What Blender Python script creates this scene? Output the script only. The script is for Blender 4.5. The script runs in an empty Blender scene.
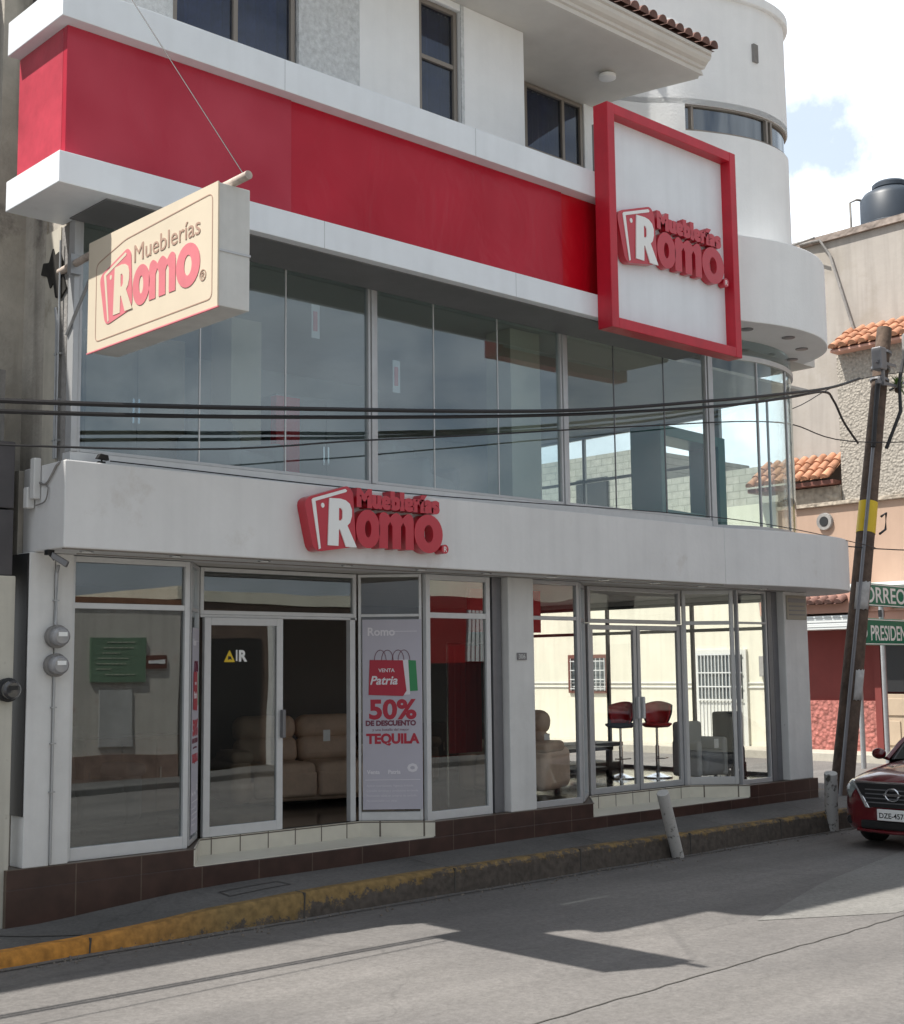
import bpy, bmesh, math, random
from math import radians as R_, sin, cos, pi
from mathutils import Vector, Matrix
random.seed(7)
S = bpy.context.scene
COL = S.collection
# ------------------------------------------------------------------ camera
cam_d = bpy.data.cameras.new("camera"); cam = bpy.data.objects.new("camera", cam_d); COL.objects.link(cam)
S.camera = cam
cam_d.sensor_fit = 'HORIZONTAL'; cam_d.sensor_width = 36.0; cam_d.lens = 1350.0 / 904.0 * 36.0
cam_d.clip_start = 0.1; cam_d.clip_end = 3000
YAW, PIT, ROL = 0.748244564, 0.114883907, -0.0113373943
_f = Vector((sin(YAW) * cos(PIT), cos(YAW) * cos(PIT), sin(PIT)))
_r = Vector((cos(YAW), -sin(YAW), 0)); _u = _r.cross(_f)
_r2 = _r * cos(ROL) + _u * sin(ROL); _u2 = -_r * sin(ROL) + _u * cos(ROL)
cam.matrix_world = Matrix(((_r2.x, _u2.x, -_f.x, 0), (_r2.y, _u2.y, -_f.y, 0), (_r2.z, _u2.z, -_f.z, 1.6), (0, 0, 0, 1)))
# ------------------------------------------------------------------ light: sun goes by (.535,-.26) per metre of height
SUN_D = Vector((0.535, -0.26, -1.0)).normalized()
sun_d = bpy.data.lights.new("sun", 'SUN'); sun = bpy.data.objects.new("sun", sun_d); COL.objects.link(sun)
sun_d.energy = 5.0; sun_d.angle = R_(0.55); sun_d.color = (1.0, 0.955, 0.88)
sun.rotation_euler = SUN_D.to_track_quat('-Z', 'Y').to_euler()
sun.location = (-20, 20, 40)
W = bpy.data.worlds.new("World"); S.world = W; W.use_nodes = True
nt = W.node_tree; nt.nodes.clear()
def N(t, typ, **k):
    n = t.nodes.new(typ)
    for a, v in k.items(): setattr(n, a, v)
    return n
wo = N(nt, 'ShaderNodeOutputWorld'); bg = N(nt, 'ShaderNodeBackground'); bg2 = N(nt, 'ShaderNodeBackground'); mx = N(nt, 'ShaderNodeMixShader')
sky = N(nt, 'ShaderNodeTexSky'); sky.sky_type = 'NISHITA'; sky.sun_disc = False
sky.sun_elevation = R_(59.2); sky.sun_rotation = math.atan2(-SUN_D.x, -SUN_D.y)
sky.air_density = 1.0; sky.dust_density = 1.5
bg.inputs[1].default_value = 0.06
bg2.inputs[0].default_value = (1.0, 0.99, 0.98, 1); bg2.inputs[1].default_value = .78
tc = N(nt, 'ShaderNodeTexCoord'); mp = N(nt, 'ShaderNodeMapping'); mp.inputs['Scale'].default_value = (1, 1, 1.7)
mp.inputs['Location'].default_value = (0.35, 0.1, 0.2)
no = N(nt, 'ShaderNodeTexNoise'); no.inputs['Scale'].default_value = 3.1; no.inputs['Detail'].default_value = 7; no.inputs['Roughness'].default_value = .55
rp = N(nt, 'ShaderNodeValToRGB'); rp.color_ramp.elements[0].position = .37; rp.color_ramp.elements[1].position = .52
no2 = N(nt, 'ShaderNodeTexNoise'); no2.inputs['Scale'].default_value = 4.5; no2.inputs['Detail'].default_value = 6
rp2 = N(nt, 'ShaderNodeValToRGB'); rp2.color_ramp.elements[0].color = (.52, .56, .62, 1); rp2.color_ramp.elements[1].color = (1.04, 1.12, 1.21, 1)
rp2.color_ramp.elements[0].position = .3; rp2.color_ramp.elements[1].position = .58
L = nt.links.new
L(tc.outputs['Generated'], mp.inputs[0]); L(mp.outputs[0], no.inputs[0]); L(mp.outputs[0], no2.inputs[0])
L(no.outputs[0], rp.inputs[0]); 
gd = N(nt, 'ShaderNodeVectorMath', operation='DISTANCE'); gd.inputs[1].default_value = (.785, .500, .362); L(tc.outputs['Generated'], gd.inputs[0])
nw = N(nt, 'ShaderNodeTexNoise'); nw.inputs['Scale'].default_value = 14; nw.inputs['Detail'].default_value = 9; nw.inputs['Roughness'].default_value = .6; L(tc.outputs['Generated'], nw.inputs[0])
ga = N(nt, 'ShaderNodeMath', operation='MULTIPLY_ADD'); L(nw.outputs[0], ga.inputs[0]); ga.inputs[1].default_value = .13; L(gd.outputs['Value'], ga.inputs[2])
gm = N(nt, 'ShaderNodeMapRange'); gm.inputs[1].default_value = .090; gm.inputs[2].default_value = .118; gm.inputs[3].default_value = .05; gm.inputs[4].default_value = 1.0; L(ga.outputs[0], gm.inputs[0])
gi = N(nt, 'ShaderNodeMath', operation='SUBTRACT'); gi.inputs[0].default_value = 1; L(gm.outputs[0], gi.inputs[1])
gx = N(nt, 'ShaderNodeMath', operation='MAXIMUM'); L(rp.outputs[0], gx.inputs[0]); L(gi.outputs[0], gx.inputs[1]); L(gx.outputs[0], mx.inputs[0])
gc = N(nt, 'ShaderNodeMix', data_type='RGBA'); L(gi.outputs[0], gc.inputs['Factor']); L(rp2.outputs[0], gc.inputs[6]); gc.inputs[7].default_value = (.46, .54, .64, 1)
L(no2.outputs[0], rp2.inputs[0]); L(gc.outputs[2], bg2.inputs[0])
sx_ = N(nt, 'ShaderNodeSeparateXYZ'); L(tc.outputs['Generated'], sx_.inputs[0])
mrs = N(nt, 'ShaderNodeMapRange'); mrs.inputs[1].default_value = -.35; mrs.inputs[2].default_value = .55; mrs.inputs[3].default_value = .52; mrs.inputs[4].default_value = 1.1
L(sx_.outputs[1], mrs.inputs[0]); L(mrs.outputs[0], bg2.inputs[1])
L(sky.outputs[0], bg.inputs[0]); L(bg.outputs[0], mx.inputs[1]); L(bg2.outputs[0], mx.inputs[2]); L(mx.outputs[0], wo.inputs[0])
S.view_settings.view_transform = 'Standard'; S.view_settings.look = 'None'; S.view_settings.gamma = 1; S.view_settings.exposure = 0.55
S.view_settings.use_curve_mapping = False
S.render.engine = 'CYCLES'
S.cycles.max_bounces = 10; S.cycles.transparent_max_bounces = 24; S.cycles.glossy_bounces = 5

# ------------------------------------------------------------------ materials
MATS = {}
def mat(name, col, rough=.7, metal=0, var=.0, vscale=3.0, bump=0, bscale=40, spec=.5, streak=0, stain=None, stain_s=1.5, stain_lo=.55, stain_hi=.75, coat=0, detail=5):
    if name in MATS: return MATS[name]
    m = bpy.data.materials.new(name); m.use_nodes = True; t = m.node_tree; b = t.nodes['Principled BSDF']; l = t.links.new
    b.inputs['Roughness'].default_value = rough; b.inputs['Metallic'].default_value = metal
    b.inputs['Specular IOR Level'].default_value = spec; b.inputs['Coat Weight'].default_value = coat
    b.inputs['Base Color'].default_value = (*col, 1)
    cc = N(t, 'ShaderNodeTexCoord'); src = cc.outputs['Object']
    last = None
    if var or streak or stain:
        rgb = N(t, 'ShaderNodeRGB'); rgb.outputs[0].default_value = (*col, 1); last = rgb.outputs[0]
    if var:
        n = N(t, 'ShaderNodeTexNoise'); n.inputs['Scale'].default_value = vscale; n.inputs['Detail'].default_value = detail + 3; n.inputs['Roughness'].default_value = .65; l(src, n.inputs[0])
        mr = N(t, 'ShaderNodeMapRange'); mr.inputs[1].default_value = .3; mr.inputs[2].default_value = .7; mr.inputs[3].default_value = 1 - var; mr.inputs[4].default_value = 1 + var; l(n.outputs[0], mr.inputs[0])
        vm = N(t, 'ShaderNodeVectorMath', operation='SCALE'); l(last, vm.inputs[0]); l(mr.outputs[0], vm.inputs['Scale']); last = vm.outputs[0]
    if streak:
        mpp = N(t, 'ShaderNodeMapping'); mpp.inputs['Scale'].default_value = (5, 5, .35); l(src, mpp.inputs[0])
        n = N(t, 'ShaderNodeTexNoise'); n.inputs['Scale'].default_value = 1.2; n.inputs['Detail'].default_value = 6; l(mpp.outputs[0], n.inputs[0])
        mr = N(t, 'ShaderNodeMapRange'); mr.inputs[1].default_value = .45; mr.inputs[2].default_value = .75; mr.inputs[3].default_value = 1; mr.inputs[4].default_value = 1 - streak; l(n.outputs[0], mr.inputs[0])
        vm = N(t, 'ShaderNodeVectorMath', operation='SCALE'); l(last, vm.inputs[0]); l(mr.outputs[0], vm.inputs['Scale']); last = vm.outputs[0]
    if stain:
        n = N(t, 'ShaderNodeTexNoise'); n.inputs['Scale'].default_value = stain_s; n.inputs['Detail'].default_value = 8; n.inputs['Roughness'].default_value = .7; l(src, n.inputs[0])
        mr = N(t, 'ShaderNodeMapRange'); mr.inputs[1].default_value = stain_lo; mr.inputs[2].default_value = stain_hi; l(n.outputs[0], mr.inputs[0])
        mix = N(t, 'ShaderNodeMix', data_type='RGBA'); l(mr.outputs[0], mix.inputs['Factor']); l(last, mix.inputs[6]); mix.inputs[7].default_value = (*stain, 1); last = mix.outputs[2]
    if last: l(last, b.inputs['Base Color'])
    if bump:
        n = N(t, 'ShaderNodeTexNoise'); n.inputs['Scale'].default_value = bscale; n.inputs['Detail'].default_value = 6; l(src, n.inputs[0])
        bp = N(t, 'ShaderNodeBump'); bp.inputs['Strength'].default_value = bump; bp.inputs['Distance'].default_value = .02; l(n.outputs[0], bp.inputs['Height']); l(bp.outputs[0], b.inputs['Normal'])
    MATS[name] = m; return m
def glass(name, tint, f0, rough=.0):
    if name in MATS: return MATS[name]
    m = bpy.data.materials.new(name); m.use_nodes = True; t = m.node_tree; t.nodes.clear(); l = t.links.new
    o = N(t, 'ShaderNodeOutputMaterial'); mxx = N(t, 'ShaderNodeMixShader'); tr = N(t, 'ShaderNodeBsdfTransparent'); gl = N(t, 'ShaderNodeBsdfGlossy')
    tr.inputs[0].default_value = (*tint, 1); gl.inputs[0].default_value = (.93, .97, 1, 1); gl.inputs['Roughness'].default_value = rough
    g = N(t, 'ShaderNodeNewGeometry'); d = N(t, 'ShaderNodeVectorMath', operation='DOT_PRODUCT'); l(g.outputs['Incoming'], d.inputs[0]); l(g.outputs['Normal'], d.inputs[1])
    a = N(t, 'ShaderNodeMath', operation='ABSOLUTE'); l(d.outputs['Value'], a.inputs[0])
    s = N(t, 'ShaderNodeMath', operation='SUBTRACT'); s.inputs[0].default_value = 1; l(a.outputs[0], s.inputs[1])
    p = N(t, 'ShaderNodeMath', operation='POWER'); l(s.outputs[0], p.inputs[0]); p.inputs[1].default_value = 4.0
    q = N(t, 'ShaderNodeMath', operation='MULTIPLY_ADD'); l(p.outputs[0], q.inputs[0]); q.inputs[1].default_value = 1 - f0; q.inputs[2].default_value = f0
    l(q.outputs[0], mxx.inputs[0]); l(tr.outputs[0], mxx.inputs[1]); l(gl.outputs[0], mxx.inputs[2]); l(mxx.outputs[0], o.inputs[0])
    if rough == 0:   # float glass is never quite flat
        n = N(t, 'ShaderNodeTexNoise'); n.inputs['Scale'].default_value = .9; n.inputs['Detail'].default_value = 1
        c2 = N(t, 'ShaderNodeTexCoord'); l(c2.outputs['Object'], n.inputs[0])
        bp = N(t, 'ShaderNodeBump'); bp.inputs['Strength'].default_value = (.07 if f0 == .12 else .16); bp.inputs['Distance'].default_value = .03; l(n.outputs[0], bp.inputs['Height']); l(bp.outputs[0], gl.inputs['Normal'])
    MATS[name] = m; return m
def brickmat(name, c1, c2, mortar, scale=1, w=.5, h=.25, msize=.02, rough=.8, offset=.5, plane='xz', bump=.4, var=.15):
    if name in MATS: return MATS[name]
    m = bpy.data.materials.new(name); m.use_nodes = True; t = m.node_tree; b = t.nodes['Principled BSDF']; l = t.links.new
    b.inputs['Roughness'].default_value = rough
    c = N(t, 'ShaderNodeTexCoord'); sp = N(t, 'ShaderNodeSeparateXYZ'); cb = N(t, 'ShaderNodeCombineXYZ'); l(c.outputs['Object'], sp.inputs[0])
    l(sp.outputs[{'x': 0, 'y': 1}[plane[0]]], cb.inputs[0]); l(sp.outputs[{'z': 2, 'y': 1}[plane[1]]], cb.inputs[1])
    k = N(t, 'ShaderNodeTexBrick'); k.offset = offset; k.inputs['Color1'].default_value = (*c1, 1); k.inputs['Color2'].default_value = (*c2, 1); k.inputs['Mortar'].default_value = (*mortar, 1)
    k.inputs['Scale'].default_value = scale; k.inputs['Brick Width'].default_value = w; k.inputs['Row Height'].default_value = h; k.inputs['Mortar Size'].default_value = msize
    l(cb.outputs[0], k.inputs[0])
    n = N(t, 'ShaderNodeTexNoise'); n.inputs['Scale'].default_value = 6; n.inputs['Detail'].default_value = 8; l(c.outputs['Object'], n.inputs[0])
    mr = N(t, 'ShaderNodeMapRange'); mr.inputs[1].default_value = .3; mr.inputs[2].default_value = .7; mr.inputs[3].default_value = 1 - var; mr.inputs[4].default_value = 1 + var; l(n.outputs[0], mr.inputs[0])
    vm = N(t, 'ShaderNodeVectorMath', operation='SCALE'); l(k.outputs[0], vm.inputs[0]); l(mr.outputs[0], vm.inputs['Scale']); l(vm.outputs[0], b.inputs['Base Color'])
    bp = N(t, 'ShaderNodeBump'); bp.invert = True; bp.inputs['Strength'].default_value = bump; bp.inputs['Distance'].default_value = .01; l(k.outputs['Fac'], bp.inputs['Height']); l(bp.outputs[0], b.inputs['Normal'])
    MATS[name] = m; return m
def stonemat(name, col, scale=14, bump=1.0, var=.3):
    m = bpy.data.materials.new(name); m.use_nodes = True; t = m.node_tree; b = t.nodes['Principled BSDF']; l = t.links.new; b.inputs['Roughness'].default_value = .9
    c = N(t, 'ShaderNodeTexCoord'); v = N(t, 'ShaderNodeTexVoronoi'); v.inputs['Scale'].default_value = scale; l(c.outputs['Object'], v.inputs[0])
    n = N(t, 'ShaderNodeTexNoise'); n.inputs['Scale'].default_value = scale * .8; n.inputs['Detail'].default_value = 7; l(c.outputs['Object'], n.inputs[0])
    ad = N(t, 'ShaderNodeMath', operation='MULTIPLY_ADD'); l(v.outputs[0], ad.inputs[0]); ad.inputs[1].default_value = -.6; l(n.outputs[0], ad.inputs[2])
    mr = N(t, 'ShaderNodeMapRange'); mr.inputs[1].default_value = -.1; mr.inputs[2].default_value = .6; mr.inputs[3].default_value = 1 - var; mr.inputs[4].default_value = 1 + var; l(ad.outputs[0], mr.inputs[0])
    rgb = N(t, 'ShaderNodeRGB'); rgb.outputs[0].default_value = (*col, 1)
    vm = N(t, 'ShaderNodeVectorMath', operation='SCALE'); l(rgb.outputs[0], vm.inputs[0]); l(mr.outputs[0], vm.inputs['Scale']); l(vm.outputs[0], b.inputs['Base Color'])
    bp = N(t, 'ShaderNodeBump'); bp.inputs['Strength'].default_value = bump; bp.inputs['Distance'].default_value = .06; l(ad.outputs[0], bp.inputs['Height']); l(bp.outputs[0], b.inputs['Normal'])
    MATS[name] = m; return m

M_white = mat('white paint', (.74, .74, .73), .6, var=.04, vscale=2, bump=.12, bscale=25, streak=.07)
M_band = mat('white panel', (.80, .845, .89), .45, var=.04, vscale=2, streak=.06, stain=(.58, .58, .57), stain_s=2.5, stain_lo=.66, stain_hi=.8)
M_canopy = mat('canopy paint', (.72, .72, .715), .65, var=.05, vscale=1.2, bump=.15, bscale=18, streak=.06, stain=(.55, .52, .48), stain_s=1.4, stain_lo=.6, stain_hi=.8)
M_soffit = mat('soffit', (.62, .60, .56), .7, var=.05)
M_plaster = mat('plaster wall', (.84, .855, .86), .8, var=.04, vscale=1.5, bump=.2, bscale=30, streak=.04)
M_rough = mat('rough concrete', (.62, .64, .65), .95, var=.22, vscale=16, bump=.7, bscale=50, streak=.15)
M_oldwall = mat('stained wall', (.42, .39, .34), .9, var=.18, vscale=3, bump=.4, bscale=25, streak=.45, stain=(.06, .05, .045), stain_s=1.3, stain_lo=.55, stain_hi=.72)
M_grey = mat('grey concrete', (.27, .26, .25), .95, var=.25, vscale=3, bump=.5, bscale=30, streak=.35)
M_pil = mat('pilaster paint', (.68, .68, .665), .65, var=.06, vscale=3, bump=.15, bscale=20, streak=.1, stain=(.3, .28, .25), stain_s=5, stain_lo=.68, stain_hi=.76)
M_alu = mat('aluminium frame', (.50, .51, .52), .38, metal=.35, var=.05, vscale=8)
M_aluw = mat('pale aluminium', (.62, .63, .635), .4, metal=.15, var=.05, vscale=8)
M_alud = mat('dark aluminium', (.20, .20, .21), .4, metal=.4, var=.08, vscale=8)
M_bronze = mat('bronze frame', (.26, .23, .20), .45, metal=.3)
M_plinth = brickmat('brown plinth tile', (.045, .022, .018), (.055, .028, .022), (.11, .08, .06), w=.62, h=.9, msize=.006, rough=.35, offset=0, bump=.2, var=.25)
M_cream = brickmat('cream floor tile', (.66, .63, .54), (.62, .59, .50), (.12, .10, .08), w=.33, h=.6, msize=.007, rough=.3, offset=0, bump=.2, var=.06)
M_creamp = mat('cream tile plain', (.64, .62, .54), .3, var=.05, vscale=5)
M_dark = mat('black paint', (.012, .012, .013), .5)
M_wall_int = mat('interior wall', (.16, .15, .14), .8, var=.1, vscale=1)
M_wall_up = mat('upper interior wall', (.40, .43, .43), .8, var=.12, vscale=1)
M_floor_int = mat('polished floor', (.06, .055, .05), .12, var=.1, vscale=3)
M_glassd = glass('display glass', (.66, .68, .66), .12)
M_glassc = glass('clear shop glass', (.985, .99, .985), .035)
M_glassu = glass('tinted upper glass', (.83, .89, .89), .13)
M_glassr = glass('green tinted glass', (.93, .965, .955), .07)
M_tan = mat('tan leather', (.60, .44, .33), .5, var=.12, vscale=6, bump=.25, bscale=12)
M_greyf = mat('grey fabric', (.16, .165, .17), .9, var=.1, vscale=30, bump=.2, bscale=200)
M_navy = mat('navy fabric', (.025, .03, .045), .8)
M_redf = mat('red leather', (.60, .02, .03), .4)
M_chrome = mat('chrome', (.75, .76, .78), .12, metal=1)
M_cable = mat('black cable', (.02, .02, .022), .6)
M_steel = mat('galvanised steel', (.42, .43, .44), .45, metal=.7, var=.1, vscale=10)
M_tile = mat('orange clay tile', (.40, .195, .115), .85, var=.45, vscale=4, bump=.3, bscale=30)
M_tiled = mat('old brown tile', (.16, .085, .07), .85, var=.35, vscale=6, bump=.3, bscale=30)
M_yel = mat('yellow label', (.75, .52, .02), .5, var=.05)
M_green = mat('road sign green', (.005, .17, .10), .4)
M_signw = mat('sign white', (.85, .86, .85), .4)
M_redt = mat('letter red', (.50, .012, .03), .28, var=.05, vscale=4, coat=.4)
M_redside = mat('letter side red', (.30, .008, .018), .4)

def redpanel(nm='red sheet panel', c1=(.42, .005, .022), c2=(.50, .012, .034)):
    m = bpy.data.materials.new(nm); m.use_nodes = True; t = m.node_tree; b = t.nodes['Principled BSDF']; l = t.links.new
    b.inputs['Roughness'].default_value = .3; b.inputs['Specular IOR Level'].default_value = .3
    c = N(t, 'ShaderNodeTexCoord')
    n = N(t, 'ShaderNodeTexNoise'); n.inputs['Scale'].default_value = 1.2; n.inputs['Detail'].default_value = 2; l(c.outputs['Object'], n.inputs[0])
    mr = N(t, 'ShaderNodeMapRange'); mr.inputs[1].default_value = .3; mr.inputs[2].default_value = .7; l(n.outputs[0], mr.inputs[0])
    mix = N(t, 'ShaderNodeMix', data_type='RGBA'); l(mr.outputs[0], mix.inputs['Factor']); mix.inputs[6].default_value = (*c1, 1); mix.inputs[7].default_value = (*c2, 1); l(mix.outputs[2], b.inputs['Base Color'])
    mp_ = N(t, 'ShaderNodeMapping'); mp_.inputs['Scale'].default_value = (1.0, 1.0, .55); l(c.outputs['Object'], mp_.inputs[0])
    n2 = N(t, 'ShaderNodeTexNoise'); n2.inputs['Scale'].default_value = 2.2; n2.inputs['Detail'].default_value = 2.5; n2.inputs['Distortion'].default_value = 1.0; l(mp_.outputs[0], n2.inputs[0])
    bp = N(t, 'ShaderNodeBump'); bp.inputs['Strength'].default_value = .55; bp.inputs['Distance'].default_value = .05; l(n2.outputs[0], bp.inputs['Height']); l(bp.outputs[0], b.inputs['Normal'])
    return m
M_red = redpanel(); M_red_a = redpanel('sun-faded red front sheet', (.42, .018, .042), (.50, .045, .075)); M_red_c = redpanel('fresh red sheet', (.50, .003, .012), (.56, .006, .018))

# ------------------------------------------------------------------ mesh helpers
class MB:
    def __init__(s): s.bm = bmesh.new()
    def face(s, vs):
        try: return s.bm.faces.new([s.bm.verts.new(v) for v in vs])
        except ValueError: return None
    def hexa(s, a, b):      # a: 4 bottom pts, b: 4 top pts
        A = [s.bm.verts.new(p) for p in a]; B = [s.bm.verts.new(p) for p in b]; f = s.bm.faces.new
        n = len(A)
        f(A[::-1]); f(B)
        for i in range(n): f((A[i], A[(i + 1) % n], B[(i + 1) % n], B[i]))
        return s
    def box(s, x0, x1, y0, y1, z0, z1):
        return s.hexa([(x0, y0, z0), (x1, y0, z0), (x1, y1, z0), (x0, y1, z0)], [(x0, y0, z1), (x1, y0, z1), (x1, y1, z1), (x0, y1, z1)])
    def prism(s, pts, z0, z1):
        return s.hexa([(p[0], p[1], z0) for p in pts], [(p[0], p[1], z1) for p in pts])
    def seg(s, p, q, z0, z1, t, off=0):   # vertical slab along plan line p->q, thickness t centred on off (to the left)
        d = Vector((q[0] - p[0], q[1] - p[1])).normalized(); n = Vector((-d.y, d.x))
        a = n * (off - t / 2); b = n * (off + t / 2)
        pts = [(p[0] + a.x, p[1] + a.y), (q[0] + a.x, q[1] + a.y), (q[0] + b.x, q[1] + b.y), (p[0] + b.x, p[1] + b.y)]
        return s.prism(pts, z0, z1)
    def ribbon(s, pts, z0, z1, t):        # curved wall, thickness t towards +left of direction
        n = len(pts); inn = []
        for i in range(n):
            a = Vector(pts[max(0, i - 1)]); b = Vector(pts[min(n - 1, i + 1)]); d = (b - a).normalized(); inn.append((pts[i][0] - d.y * t, pts[i][1] + d.x * t))
        V = lambda p, z: s.bm.verts.new((p[0], p[1], z))
        ob = [V(p, z0) for p in pts]; ot = [V(p, z1) for p in pts]; ib = [V(p, z0) for p in inn]; it = [V(p, z1) for p in inn]; f = s.bm.faces.new
        for i in range(n - 1):
            f((ob[i], ob[i + 1], ot[i + 1], ot[i])); f((ib[i + 1], ib[i], it[i], it[i + 1])); f((ot[i], ot[i + 1], it[i + 1], it[i])); f((ob[i + 1], ob[i], ib[i], ib[i + 1]))
        f((ob[0], ot[0], it[0], ib[0])); f((ob[-1], ib[-1], it[-1], ot[-1])); return s
    def tube(s, pts, r, seg=8, r1=None, cap=True):
        pts = [Vector(p) for p in pts]; rings = []; n = len(pts); up = Vector((0, 0, 1))
        for i, p in enumerate(pts):
            d = (pts[min(n - 1, i + 1)] - pts[max(0, i - 1)]).normalized()
            a = d.cross(up)
            if a.length < 1e-3: a = d.cross(Vector((1, 0, 0)))
            a.normalize(); b = d.cross(a)
            rr = r if r1 is None else r + (r1 - r) * i / (n - 1)
            rings.append([s.bm.verts.new(p + a * cos(2 * pi * k / seg) * rr + b * sin(2 * pi * k / seg) * rr) for k in range(seg)])
        for i in range(n - 1):
            for k in range(seg): s.bm.faces.new((rings[i][k], rings[i][(k + 1) % seg], rings[i + 1][(k + 1) % seg], rings[i + 1][k]))
        if cap: s.bm.faces.new(rings[0][::-1]); s.bm.faces.new(rings[-1])
        return s
    def lathe(s, prof, c=(0, 0, 0), axis='z', seg=24):   # prof: (r, h) list
        M = {'z': lambda r, a, h: (r * cos(a), r * sin(a), h), 'y': lambda r, a, h: (r * cos(a), h, r * sin(a)), 'x': lambda r, a, h: (h, r * cos(a), r * sin(a))}[axis]
        rings = [[s.bm.verts.new(Vector(c) + Vector(M(max(r, 1e-4), 2 * pi * k / seg, h))) for k in range(seg)] for r, h in prof]
        for i in range(len(rings) - 1):
            for k in range(seg): s.bm.faces.new((rings[i][k], rings[i][(k + 1) % seg], rings[i + 1][(k + 1) % seg], rings[i + 1][k]))
        s.bm.faces.new(rings[0][::-1]); s.bm.faces.new(rings[-1]); return s
    def ball(s, c, r, sc=(1, 1, 1), seg=16):
        bmesh.ops.create_uvsphere(s.bm, u_segments=seg, v_segments=seg // 2 + 2, radius=r, matrix=Matrix.Translation(c) @ Matrix.Diagonal((*sc, 1))); return s
    def build(s, name, m, parent=None, smooth=False, bevel=0, subsurf=0, seg=2):
        bmesh.ops.recalc_face_normals(s.bm, faces=s.bm.faces)
        me = bpy.data.meshes.new(name); s.bm.to_mesh(me); s.bm.free(); me.materials.append(m)
        o = bpy.data.objects.new(name, me); COL.objects.link(o)
        if smooth:
            for p in me.polygons: p.use_smooth = True
            me.set_sharp_from_angle(angle=R_(38))
        if parent: o.parent = parent
        if bevel:
            b = o.modifiers.new('bevel', 'BEVEL'); b.width = bevel; b.segments = seg; b.limit_method = 'ANGLE'; b.angle_limit = R_(40)
        if subsurf:
            b = o.modifiers.new('sub', 'SUBSURF'); b.levels = subsurf; b.render_levels = subsurf
        return o
def tag(o, label, cat, group=None):
    o['label'] = label; o['category'] = cat
    if group: o['group'] = group
    return o
def struct(o): o['kind'] = 'structure'; return o
def thing(name, label, cat, loc=(0, 0, 0), rz=0, group=None):
    o = bpy.data.objects.new(name, None); COL.objects.link(o); o.location = loc; o.rotation_euler = (0, 0, rz); o.empty_display_size = .2
    return tag(o, label, cat, group)
def dup(root, loc=None, rz=None, label=None):
    def rec(o, p):
        c = o.copy(); COL.objects.link(c)
        if p: c.parent = p
        for ch in list(o.children): rec(ch, c)
        return c
    kids = list(root.children); r = root.copy(); COL.objects.link(r)
    for ch in kids: rec(ch, r)
    if loc is not None: r.location = loc
    if rz is not None: r.rotation_euler = (0, 0, rz)
    if label: r['label'] = label
    return r
def smoothline(pts, n=6):
    P = [Vector(p) for p in pts]; out = []
    for i in range(len(P) - 1):
        p0 = P[max(0, i - 1)]; p1 = P[i]; p2 = P[i + 1]; p3 = P[min(len(P) - 1, i + 2)]
        if i == 0: p0 = p1 + (p1 - p2)
        for k in range(n):
            t = k / n; out.append(.5 * ((2 * p1) + (-p0 + p2) * t + (2 * p0 - 5 * p1 + 4 * p2 - p3) * t * t + (-p0 + 3 * p1 - 3 * p2 + p3) * t ** 3))
    out.append(P[-1]); return [tuple(v) for v in out]
FACE_S = Matrix(((1, 0, 0, 0), (0, 0, -1, 0), (0, 1, 0, 0), (0, 0, 0, 1)))       # drawing plane facing -Y
FACE_W = Matrix(((0, 0, -1, 0), (-1, 0, 0, 0), (0, 1, 0, 0), (0, 0, 0, 1)))      # facing -X
def _from_curve(cu, name, m, M, parent, smooth=False, bevel=0):
    o = bpy.data.objects.new(name + '_tmp', cu); COL.objects.link(o)
    dg = bpy.context.evaluated_depsgraph_get(); dg.update()
    me = bpy.data.meshes.new_from_object(o.evaluated_get(dg)); bpy.data.objects.remove(o, do_unlink=True); bpy.data.curves.remove(cu)
    me.transform(M); me.materials.clear(); me.materials.append(m); me.name = name
    r = bpy.data.objects.new(name, me); COL.objects.link(r)
    if parent: r.parent = parent
    return r
def text(s, name, m, M, size, parent, ext=.002, off=0, align='LEFT', sx=1.0, space=1.0, shear=0):
    cu = bpy.data.curves.new(name, 'FONT'); cu.body = s; cu.size = size; cu.extrude = ext; cu.offset = off; cu.align_x = align; cu.space_character = space; cu.shear = shear; cu.resolution_u = 4
    return _from_curve(cu, name, m, M @ Matrix.Diagonal((sx, 1, 1, 1)), parent)
def shape(loops, name, m, M, parent, ext=.002, bev=0):
    cu = bpy.data.curves.new(name, 'CURVE'); cu.dimensions = '2D'; cu.fill_mode = 'BOTH'; cu.extrude = ext; cu.bevel_depth = bev
    for lp in loops:
        sp = cu.splines.new('POLY'); sp.points.add(len(lp) - 1)
        for i, p in enumerate(lp): sp.points[i].co = (p[0], p[1], 0, 1)
        sp.use_cyclic_u = True
    return _from_curve(cu, name, m, M, parent)
def rounded(pts, r=.03, n=5):
    out = []; N_ = len(pts); P = [Vector(p) for p in pts]
    for i in range(N_):
        a, b, c = P[i - 1], P[i], P[(i + 1) % N_]; u = (a - b); v = (c - b); rr = min(r, u.length * .45, v.length * .45)
        p = b + u.normalized() * rr; q = b + v.normalized() * rr
        for k in range(n + 1):
            t = k / n; out.append(tuple(p * (1 - t) ** 2 + b * 2 * t * (1 - t) + q * t * t))
    return out
def ell(cx, cy, rx, ry, n=28): return [(cx + rx * cos(2 * pi * k / n), cy + ry * sin(2 * pi * k / n)) for k in range(n)]
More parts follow.
